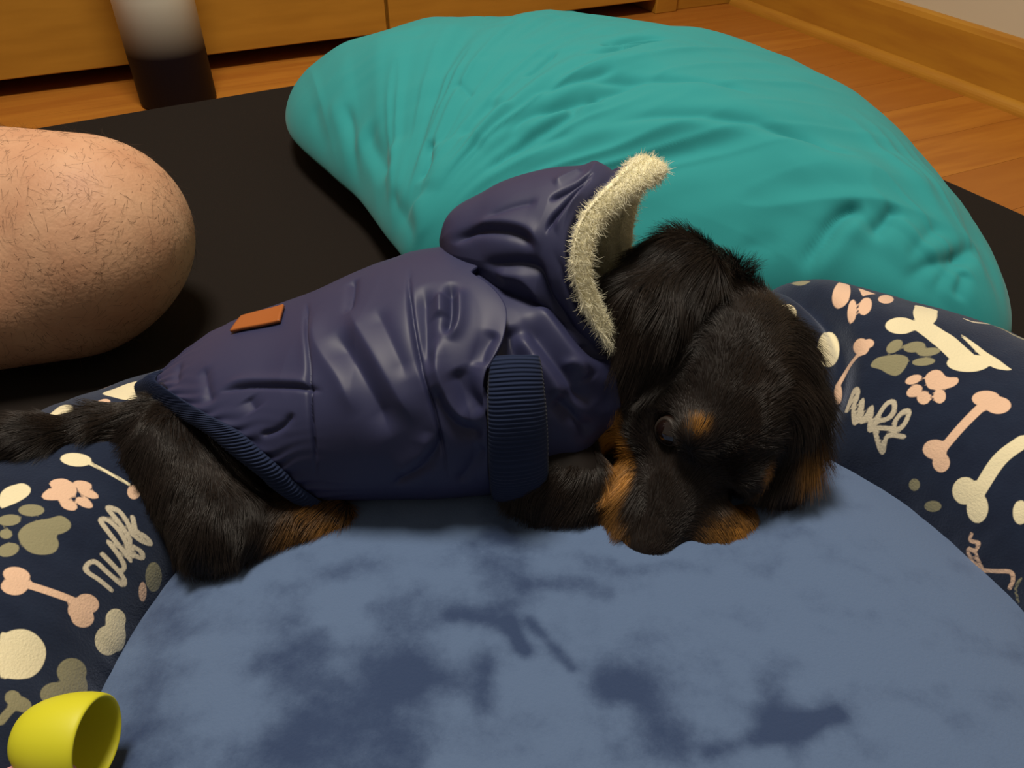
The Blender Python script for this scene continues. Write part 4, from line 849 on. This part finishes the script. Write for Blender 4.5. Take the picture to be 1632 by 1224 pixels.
def vest_at(x, th, off=0.0):
    """a point on the finished vest, lifted off it a little"""
    nu, nv = VG.shape[:2]; th = (np.asarray(th, float) + math.pi) % (2 * math.pi); fj = th / (2 * math.pi) * nv
    j0 = np.floor(fj).astype(int) % nv; hx = np.interp(fj, np.arange(nv), hemx); ex = np.interp(fj, np.arange(nv), endx)
    fi_ = np.clip((np.asarray(x, float) - hx) / (ex - hx), 0, 1) * (nu - 1); i0 = np.minimum(fi_.astype(int), nu - 2)
    a = (fi_ - i0)[..., None]; b = (fj - np.floor(fj))[..., None]; j1 = (j0 + 1) % nv
    P = (VG[i0, j0]*(1-a) + VG[i0+1, j0]*a)*(1-b) + (VG[i0, j1]*(1-a) + VG[i0+1, j1]*a)*b
    return P + VN[i0, j0] * off
def hem():
    n = 18; m = 2000
    th = np.linspace(-math.pi, math.pi, m, endpoint=False)
    hx = np.interp(th, vth, hemx); wd = spl(np.radians([0, 35, 60, 100, 180]), [.014, .021, .020, .012, .010], np.abs(th))
    base = torso(hx, th); arc = np.concatenate([[0], np.cumsum(np.linalg.norm(np.diff(base, axis=0), axis=1))])
    rows = []
    for q in np.linspace(0, 1, n):
        h = math.sin(math.pi * min(1, q * 1.0)) ** .6 if 0 < q < 1 else 0
        near = smoothstep(math.radians(-14), math.radians(2), th) + smoothstep(math.radians(-110), math.radians(-130), th)
        rows.append(torso(hx + .004 - (wd + .004) * q, th, -.003 * (1 - near) + near * (.0025 + .0052 * h) + .0007 * np.sin(arc * 2 * math.pi / .0026) * min(1, 4 * h) - .004 * (q > .98)))
    return obj('hem_ribbing', np.stack(rows).reshape(-1, 3), grid_faces(n, m, wrap_v=True), M['rib'], vest_o)
hem_o = hem()
def patch():
    c = np.array([(-.1905, -6), (-.1894, -22), (-.1563, -17), (-.153, -2)]); n = 24
    a, b = np.meshgrid(np.linspace(0, 1, n), np.linspace(0, 1, n), indexing='ij'); a = a[..., None]; b = b[..., None]
    Q = (c[0]*(1-a) + c[3]*a)*(1-b) + (c[1]*(1-a) + c[2]*a)*b
    top = vest_at(Q[..., 0], np.radians(Q[..., 1]), .0022).reshape(-1, 3)
    o = obj('leather_patch', top, grid_faces(n, n), M['leather'], vest_o)
    sm = o.modifiers.new('thick', 'SOLIDIFY'); sm.thickness = .0022; sm.offset = 0
    o['label'] = 'small tan leather patch'
patch()
def collar():
    nu, nv = 150, 300
    th = np.linspace(-math.pi, math.pi, nv, endpoint=False); u = np.linspace(0, 1, nu)
    endx = spl(np.radians([0, 60, 90, 130, 180]), [.060, .066, .070, .062, .02], np.abs(th))
    X = -.07 + (endx + .07)[None] * u[:, None]; T = np.broadcast_to(th, X.shape)
    V = torso(X, T, -.007 - .016 * smoothstep(.78, 1.0, u)[:, None] + 0 * X).reshape(-1, 3); fq = grid_faces(nu, nv, wrap_v=True)
    UV = np.stack([X, T*.07], -1).reshape(-1, 2)
    N = vnormals(V, fq); ctr = V - np.array([0, .42, .16])
    if (N[:, 1:] * ctr[:, 1:]).sum() < 0: fq = fq[:, ::-1]; N = -N
    N *= np.sign((N[:, 1:] * ctr[:, 1:]).sum(1))[:, None]
    q = np.c_[UV[:, 0] * 30, UV[:, 1] * 20, 0 * UV[:, 0] + 7]
    D = fold_field(UV, COLLAR_UV, 1.0, 1.6) + .0022 * fbm(q, 2) - .002 * np.abs(noise3(q * 1.6 + 4.2))
    if DEFORM: V = V + N * D[:, None]
    o = obj('collar', V, fq, M['vest'], vest_o)
    add_uv(o, np.stack([X, T*.07], -1).reshape(-1, 2))
    o.modifiers.new('thick', 'SOLIDIFY').thickness = 0.003
    return o
collar_o = collar()

HT = [0, .06, .25, .5, .75, 1.0]
HCN = np.array([(-.050, .475, .232), (-.045, .473, .233), (-.015, .465, .233), (.020, .458, .236), (.050, .452, .238), (.078, .448, .240)])
HUP = [.004, .016, .040, .053, .057, .058]
HSD = [.004, .020, .044, .054, .056, .052]
def hood_pt(v, ph, infl=0.0):
    c = spl(HT, HCN, v); up = spl(HT, HUP, v) + infl; sd = spl(HT, HSD, v) + infl
    e_up = np.array([-.10, .25, .96]); e_up /= np.linalg.norm(e_up); e_sd = np.array([.0, -.96, .25])
    cut = spl(np.radians([-180, -90, -30, 0, 25, 60, 95, 135, 180]), [.0, -.006, .002, .010, -.006, -.036, -.040, -.020, .0], ph)
    cc = np.cos(ph); low = np.where(cc < 0, 1 + .55 * smoothstep(.15, .7, v), 1)
    sd = np.where(np.sin(ph) < 0, sd * (1 - .45 * smoothstep(.4, 1, v)), sd)
    p = c + (up * cc * low)[..., None] * e_up + sd[..., None] * np.sin(ph)[..., None] * e_sd
    p[..., 0] += cut * v**2 + np.where(cc < 0, -cc, 0) * .02 * v
    return p
def hood():
    nu, nv = 220, 320
    v = np.linspace(0, 1, nu); ph = np.linspace(-math.pi, math.pi, nv, endpoint=False)
    Vv, Pp = np.meshgrid(v, ph, indexing='ij')
    V = hood_pt(Vv, Pp).reshape(-1, 3); fq = grid_faces(nu, nv, wrap_v=True)
    UV = np.stack([Vv * .15, Pp * .055], -1).reshape(-1, 2)
    N = vnormals(V, fq); c = spl(HT, HCN, Vv.ravel())
    if ((V - c) * N).sum() < 0: fq = fq[:, ::-1]; N = -N
    N *= np.sign(((V - c) * N).sum(1))[:, None]
    q = np.c_[UV[:, 0] * 16, UV[:, 1] * 26, 0 * UV[:, 0] + 3]
    D = fold_field(UV, HOOD_UV, 1.1, 1.5) + .0012 * fbm(q * .7, 2) - .0006 * np.abs(noise3(q * 1.6 + 8.2))
    D *= smoothstep(0, .12, Vv.ravel()) * smoothstep(1.0, .93, Vv.ravel())
    if DEFORM: V = V + N * D[:, None]
    o = obj('hood', V, fq, M['vest'], vest_o)
    add_uv(o, np.stack([Vv * .15, Pp * .055], -1).reshape(-1, 2))
    o.modifiers.new('thick', 'SOLIDIFY').thickness = 0.003
    # fleece lining: inner layer and rolled edge
    w = np.linspace(0, 1, 60); prof = []
    Vv, Pp = np.meshgrid(np.linspace(.25, 1.0, 90), ph, indexing='ij')
    inner = hood_pt(Vv, Pp, -.006 - .006 * smoothstep(1.0, .92, Vv))
    rim = []; tf = spl(np.radians([-180, -90, 0, 60, 100, 135, 180]), [.5, .8, 1.1, 1.0, .75, .40, .3], ph)
    for a in np.linspace(-math.pi/2, math.pi/2, 14):
        q = hood_pt(np.full_like(ph, 1.0), ph, -.003 + .0065 * tf * math.sin(a)); q[..., 0] += .011 * tf * math.cos(a); rim.append(q)
    outer = []
    for vv in np.linspace(1.0, .955, 6): outer.append(hood_pt(np.full_like(ph, vv), ph, .005 if vv > .96 else -.001))
    G = np.concatenate([inner, np.stack(rim), np.stack(outer)])
    f = obj('fleece_lining', G.reshape(-1, 3), grid_faces(len(G), nv, wrap_v=True), M['fleece'], vest_o)
    return o, f
hood_o, fleece_o = hood()

def cuff():
    nu, nv = 420, 36
    t = np.linspace(0, 1, nu); w = np.linspace(-1, 1, nv)
    T, W = np.meshgrid(t, w, indexing='ij')
    th = np.radians(44 + 84 * T)
    end = np.sin(math.pi * np.clip(T, .0, 1))**.35
    hw = .0165 * (.80 + .20 * end)
    x = .0015 + .005 * T + hw * W + .003 * W * T
    bul = .0085 * np.sqrt(np.maximum(0, 1 - np.abs(W)**2.6)) * end
    rib = .0003 * np.sin(T * 290 + 1.2 * np.cos(W * 1.5))
    V = torso(x, th, .0025 + bul + rib)
    o = obj('sleeve_cuff', V.reshape(-1, 3), grid_faces(nu, nv), M['rib'], vest_o)
    o.modifiers.new('thick', 'SOLIDIFY').thickness = .002
    return o
cuff_o = cuff()

# ------------------------------------------------------------------ person's knee
person = empty('person', (-.6, .7, 0))
tag(person, 'bare hairy bent knee of a person sitting on the black mattress', 'person')
K_ = Melt((-1.10, .42, -.02), (-.28, 1.0, .30), .005)
K_.cone((-.425, .70, .115), (-.98, .80, .11), .095, .10)
K_.cone((-.44, .665, .081), (-.92, .52, .066), .078, .062, .03)
K_.ell((-.405, .69, .110), (.070, .085, .075), None, .03)
leg, LV, LF = K_.skin('leg', M['skin'], person, 6)

# leg of the person's shorts, further up the thigh
M['shorts'] = mat('dark_red_cotton', (0.06, 0.012, 0.012), 0.9, 0.1)
nn_ = 64; a_ = np.linspace(0, 2*math.pi, nn_, endpoint=False); rows = []
for t_, k_ in ((.46, -.010), (.455, .012), (.47, .016), (.70, .020), (1.0, .022), (1.19, .018), (1.20, -.09)):
    c_ = np.array([-.425, .70, .115]) * (1 - t_) + np.array([-.98, .80, .11]) * t_
    ax_ = np.array([-.98, .177, 0]); e1_ = np.array([.177, .98, 0]); r_ = .097 + k_ + .003 * np.sin(5 * a_) * (k_ > .013)
    rows.append(c_ + (r_ * np.cos(a_))[:, None] * e1_ + (r_ * np.sin(a_))[:, None] * np.array([0, 0, 1.0]))
G_ = np.concatenate(rows); G_[:, 2] = np.maximum(G_[:, 2], .0015)
obj('shorts', G_, grid_faces(7, nn_, wrap_v=True), M['shorts'], person)

# ------------------------------------------------------------------ yellow toy
TS = .82
yc = at(112, 1178, .130)
def toy():
    axis = np.array([.98, -.04, .06]); axis /= np.linalg.norm(axis)
    e1 = np.cross(axis, [0, 0, 1.]); e1 /= np.linalg.norm(e1); e2 = np.cross(e1, axis)
    prof = [(-.031, .0), (-.031, .008), (-.028, .016), (-.018, .022), (-.005, .0255), (.008, .0265), (.016, .0255), (.0172, .0240), (.0165, .0225), (.008, .0225), (-.005, .0215), (-.015, .018), (-.020, .010), (-.021, .0)]
    n = 48; a = np.linspace(0, 2*math.pi, n, endpoint=False)
    V = [yc + TS*axis*p[0] + TS*p[1]*(np.cos(t)*e1 + np.sin(t)*e2) for p in prof for t in a]
    return obj('cup_toy', V, grid_faces(len(prof), n, wrap_v=True), M['yellow'])
toy_o = toy()
toy_o.modifiers.new('sub', 'SUBSURF').render_levels = 1
tag(toy_o, 'yellow rubber cup-shaped toy lying in the corner of the dog bed', 'toy')

M['pink'] = mat('pink_rubber', (0.62, 0.30, 0.30), 0.6, 0.3)
def knobby():
    B = Melt(tuple(pk - .035), tuple(pk + .035), .0012)
    for k in range(11):
        a = k / 10 * math.pi * 1.4 - .7
        B.ell(pk + np.array([.020 * math.sin(a) , .016 * math.cos(a) - .010, .002 * math.sin(3*k)]), (.0048, .0048, .0055), None, .003)
    B.cone(pk + (-.018, -.006, -.004), pk + (.018, -.006, -.004), .009, .009, .006)
    return B.skin('knobby_toy', M['pink'], None)[0]
pk = at(62, 1246, .122)
kt = knobby(); tag(kt, 'pink knobbly rubber toy just showing below the yellow cup toy', 'toy')


# ------------------------------------------------------------------ hair and fur
def strands(name, roots, dirs, lens, cols, radius, mtl, parent, npt=6, gravity=.25, bend=None, tip=.25):
    n = len(roots); t = np.linspace(0, 1, npt)
    P = roots[:, None] + dirs[:, None] * (lens[:, None] * t)[..., None]
    sag = np.zeros((n, 3)); sag[:, 2] = -gravity
    if bend is not None: sag = sag + bend
    P = P + sag[:, None] * (lens[:, None] * t**2)[..., None]
    cu = bpy.data.hair_curves.new(name); cu.add_curves([npt] * n)
    cu.attributes['position'].data.foreach_set('vector', P.astype(np.float32).ravel())
    r = cu.attributes.get('radius') or cu.attributes.new('radius', 'FLOAT', 'POINT')
    R = (np.asarray(radius) * np.ones(n))[:, None] * (1 - (1 - tip) * t**1.5)
    r.data.foreach_set('value', R.astype(np.float32).ravel())
    c = cu.attributes.new('tone', 'FLOAT_COLOR', 'CURVE')
    c.data.foreach_set('color', np.c_[cols, np.ones(n)].astype(np.float32).ravel())
    cu.materials.append(mtl)
    o = bpy.data.objects.new(name, cu); COL.objects.link(o)
    if parent is not None: adopt(o, parent)
    return o
def hair_mat(name, rough=.35, spec=.4):
    m = bpy.data.materials.new(name); m.use_nodes = True; n = m.node_tree.nodes; L = m.node_tree.links
    b = n['Principled BSDF']; b.inputs['Roughness'].default_value = rough; b.inputs['Specular IOR Level'].default_value = spec
    a = n.new('ShaderNodeAttribute'); a.attribute_name = 'tone'; L.new(a.outputs['Color'], b.inputs['Base Color'])
    return m
def scatter(V, Fq, n, weight, rs):
    A = V[Fq[:, 0]]; ar = .5 * np.linalg.norm(np.cross(V[Fq[:, 2]] - A, V[Fq[:, 3]] - V[Fq[:, 1]]), axis=1)
    w = ar * weight; w = w / w.sum()
    f = rs.choice(len(Fq), n, p=w); u = rs.rand(n, 1); v = rs.rand(n, 1)
    q = Fq[f]
    P = (V[q[:, 0]]*(1-u) + V[q[:, 1]]*u)*(1-v) + (V[q[:, 3]]*(1-u) + V[q[:, 2]]*u)*v
    return P, f
rs = np.random.RandomState(11)

def under_vest(P, m=.006):
    th = np.arctan2(-(P[:, 1] - .42), P[:, 2] - .15)
    hx = np.interp(np.abs(th), vth[len(vth)//2:], hemx[len(vth)//2:]); 
    ce = spl(np.radians([0, 60, 90, 130, 180]), [.060, .066, .070, .062, .02], np.abs(th))
    ce = ce - .03 * smoothstep(math.radians(85), math.radians(105), np.abs(th))
    return (P[:, 0] > hx + m) & (P[:, 0] < ce - .004) & (np.hypot(P[:, 1] - .42, P[:, 2] - .155) < .074)
def head_local(P): return ((P - HC) @ HR) / HS
CT = BV[BF].mean(1)
hidden = under_vest(CT, -.022) | (CT[:, 2] < .085)
wt = np.where(hidden, 0, 1.0)
HL = head_local(CT); face = (HL[:, 1] > .02) & (np.abs(HL[:, 0]) < .06) & (np.abs(HL[:, 2]) < .06)
wt *= np.where(face, 1.8, 1.0)
NF = 120000
R0, fi = scatter(BV, BF, NF, wt, rs)
NV = vnormals(BV, BF); NN = NV[BF[fi]].mean(1); NN /= np.linalg.norm(NN, axis=1, keepdims=True)
if NN[np.argmax(R0[:, 2])][2] < 0: NN = -NN
back = -HR[:, 1]
segs = []   # (a, b, radius, growth direction, length)
segs.append(((-.12, .42, .13), (-.24, .43, .12), .05, (-.9, -.25, -.25), .012))
segs.append((at(305, 706, .135), at(350, 836, .115), .04, (-.10, -.55, -.65), .010))
segs.append((at(340, 860, .112), at(530, 825, .108), .02, (-.5, -.6, -.4), .010))
for (a, ra), (b, rb) in zip(TAIL[:-1], TAIL[1:]): segs.append((a, b, ra, tuple((b - a) / np.linalg.norm(b - a)), .015))
segs.append(((.02, .42, .15), (.08, .42, .15), .05, (-.5, -.5, -.6), .014))
segs.append((at(870, 770, .125), at(990, 812, .115), .028, (-.35, -.6, -.5), .013))
segs.append((at(1100, 830, .112), at(1190, 835, .112), .014, (.4, -.7, -.3), .005))
segs.append((hp(0, .02, .005), hp(0, -.02, .01), .04, tuple(back * .95 + HR[:, 2] * .05), .0050))
segs.append((hp(0, .05, -.012), hp(0, .10, -.02), .02, tuple(back), .0045))
for q in (-1, 1): segs.append((hp(q*.024, .03, -.018), hp(q*.03, -.005, -.02), .02, tuple(back * .8 - HR[:, 2] * .5 + q * HR[:, 0] * .2), .006))
for ch, ln in ((EAR_R, .020), (EAR_L, .020)):
    for (a, ra), (b, rb) in zip(ch[:-1], ch[1:]): segs.append((a, b, ra, tuple((b - a) / np.linalg.norm(b - a) + np.array([-.1, -.1, -.15])), ln))
flow = np.zeros_like(R0); ln = np.zeros(NF); ws = np.zeros(NF)
for a, b, r, d, l in segs:
    a = np.asarray(a, float); b = np.asarray(b, float); ab = b - a
    t = np.clip(((R0 - a) @ ab) / (ab @ ab), 0, 1); dist = np.abs(np.linalg.norm(R0 - a - t[:, None]*ab, axis=1) - r * .6)
    w = 1 / (dist + .004)**4; d = np.array(d) / np.linalg.norm(d)
    flow += w[:, None] * d; ln += w * l; ws += w
flow /= ws[:, None]; ln /= ws
tang = flow - (flow * NN).sum(1, keepdims=True) * NN
tang /= np.linalg.norm(tang, axis=1, keepdims=True) + 1e-9
lock = np.stack([noise3(R0 * 90 + k * 31.7) for k in range(3)], 1)
swirl = np.stack([noise3(R0 * 28 + k * 11.1) for k in range(3)], 1)
lift = .20 + .22 * np.clip(ln / .02, 0, 1)
lk = np.clip(ln / .016, .25, 1)[:, None]
dirs = tang + NN * lift[:, None] + .26 * lk * lock + .22 * lk * swirl + .06 * rs.randn(NF, 3)
dirs /= np.linalg.norm(dirs, axis=1, keepdims=True)
ln = ln * (.65 + .6 * rs.rand(NF))
hl = head_local(R0)
def blob(c, r):
    return np.exp(-(((hl - np.array(c)) / np.array(r))**2).sum(1)**1.5)
tan = np.zeros(NF)
for q in (-1, 1):
    tan = np.maximum(tan, 1.1 * blob((q*.0255, .0435, .0245), (.0046, .0056, .0052)))
zt = np.interp(hl[:, 1], [0, .02, .05, .075, .10], [-.010, -.011, -.0165, -.0125, -.013]) + .003 * noise3(R0 * 60)
side = smoothstep(.0, -.005, hl[:, 2] - zt) * smoothstep(-.004, .012, hl[:, 1]) * smoothstep(-.075, -.055, hl[:, 2]) * smoothstep(.006, .0, np.abs(hl[:, 0]) - np.interp(hl[:, 1], [.02, .05, .075, .0925], [.058, .047, .040, .034])) * smoothstep(.008, .016, np.abs(hl[:, 0]))
side *= smoothstep(.056, .063, R0[:, 0] - .01 * (R0[:, 1] - .34))
tan = np.maximum(tan, side * (1.1 - .75 * smoothstep(.078, .092, hl[:, 1])))
tan = np.maximum(tan, .35 * smoothstep(.016, .010, np.linalg.norm(R0 - at(1285, 705, .15), axis=1)))
pw = at(1158, 846, .112); tan = np.maximum(tan, 1.0 * np.exp(-(np.linalg.norm((R0 - pw) / np.array([.022, .018, .014]), axis=1))**4))
ft = at(505, 832, .11); tan = np.maximum(tan, .65 * np.exp(-(np.linalg.norm((R0 - ft) / np.array([.032, .02, .016]), axis=1))**4))
tan *= (.75 + .5 * noise3(R0 * 150))
tan = np.clip(tan, 0, 1)[:, None]
shade = (.7 + .6 * rs.rand(NF))[:, None]
black = np.array([.016, .011, .009]) * shade + np.clip(noise3(R0 * 35), 0, 1)[:, None] * np.array([.010, .005, .002])
tanc = np.array([.46, .21, .040]) * (.7 + .6 * rs.rand(NF))[:, None]
cols = black * (1 - tan) + tanc * tan
# no hair over the eyes and nose leather
keep = np.ones(NF, bool)
for q in (-1, 1): keep &= np.linalg.norm(R0 - hp(q*.0290, .0462, .0045), axis=1) > .0080
keep &= np.linalg.norm(R0 - hp(0, .1145, -.0165), axis=1) > .0125
M['fur'] = hair_mat('black_tan_fur', .38, .35)
strands('fur', R0[keep], dirs[keep], ln[keep], cols[keep], .00011, M['fur'], dog, 6, .22, .25 * lock[keep])

# cream fleece pile on the hood lining
me = fleece_o.data; FV = np.array([v.co for v in me.vertices]); FF = np.array([tuple(p.vertices) for p in me.polygons])
R1, f1_ = scatter(FV, FF, 60000, np.ones(len(FF)), rs)
n1 = vnormals(FV, FF); n1 = n1[FF[f1_]].mean(1); n1 /= np.linalg.norm(n1, axis=1, keepdims=True) + 1e-9
cen = spl(HT, HCN, np.full(len(R1), .9))
ou = f1_ > len(FF) - 4 * 320
if ((R1 - cen) * n1)[ou].sum() < 0: n1 = -n1
d1_ = n1 * .8 + .7 * np.stack([noise3(R1 * 260 + k * 9.1) for k in range(3)], 1) + .3 * rs.randn(len(R1), 3)
d1_ /= np.linalg.norm(d1_, axis=1, keepdims=True)
M['pile'] = hair_mat('cream_pile', .8, .1)
strands('fleece_pile', R1, d1_, .0024 * (.5 + .9 * rs.rand(len(R1))), np.array([.93, .89, .68]) * (.85 + .3 * rs.rand(len(R1), 1)), .00012, M['pile'], vest_o, 5, .3, .6 * rs.randn(len(R1), 3))

# leg hair
R2, f2_ = scatter(LV, LF, 12000, np.ones(len(LF)), rs)
n2 = vnormals(LV, LF)[LF[f2_]].mean(1); n2 /= np.linalg.norm(n2, axis=1, keepdims=True)
if (n2[:, 2] * np.sign(R2[:, 2] - .1)).sum() < 0: n2 = -n2
sw = np.stack([noise3(R2 * 30 + k * 5.7) for k in range(3)], 1)
d2_ = np.array([.2, -.6, -.5]) + 1.1 * sw + .5 * rs.randn(len(R2), 3); d2_ -= (d2_ * n2).sum(1, keepdims=True) * n2
d2_ /= np.linalg.norm(d2_, axis=1, keepdims=True); d2_ = d2_ + .22 * n2
M['leg_hair'] = hair_mat('dark_leg_hair', .5, .2)
strands('leg_hair', R2, d2_, .006 + .009 * rs.rand(len(R2)), np.full((len(R2), 3), .07) * np.array([1, .6, .4]), .000085, M['leg_hair'], person, 7, .0, .5 * rs.randn(len(R2), 3) - .25 * n2)
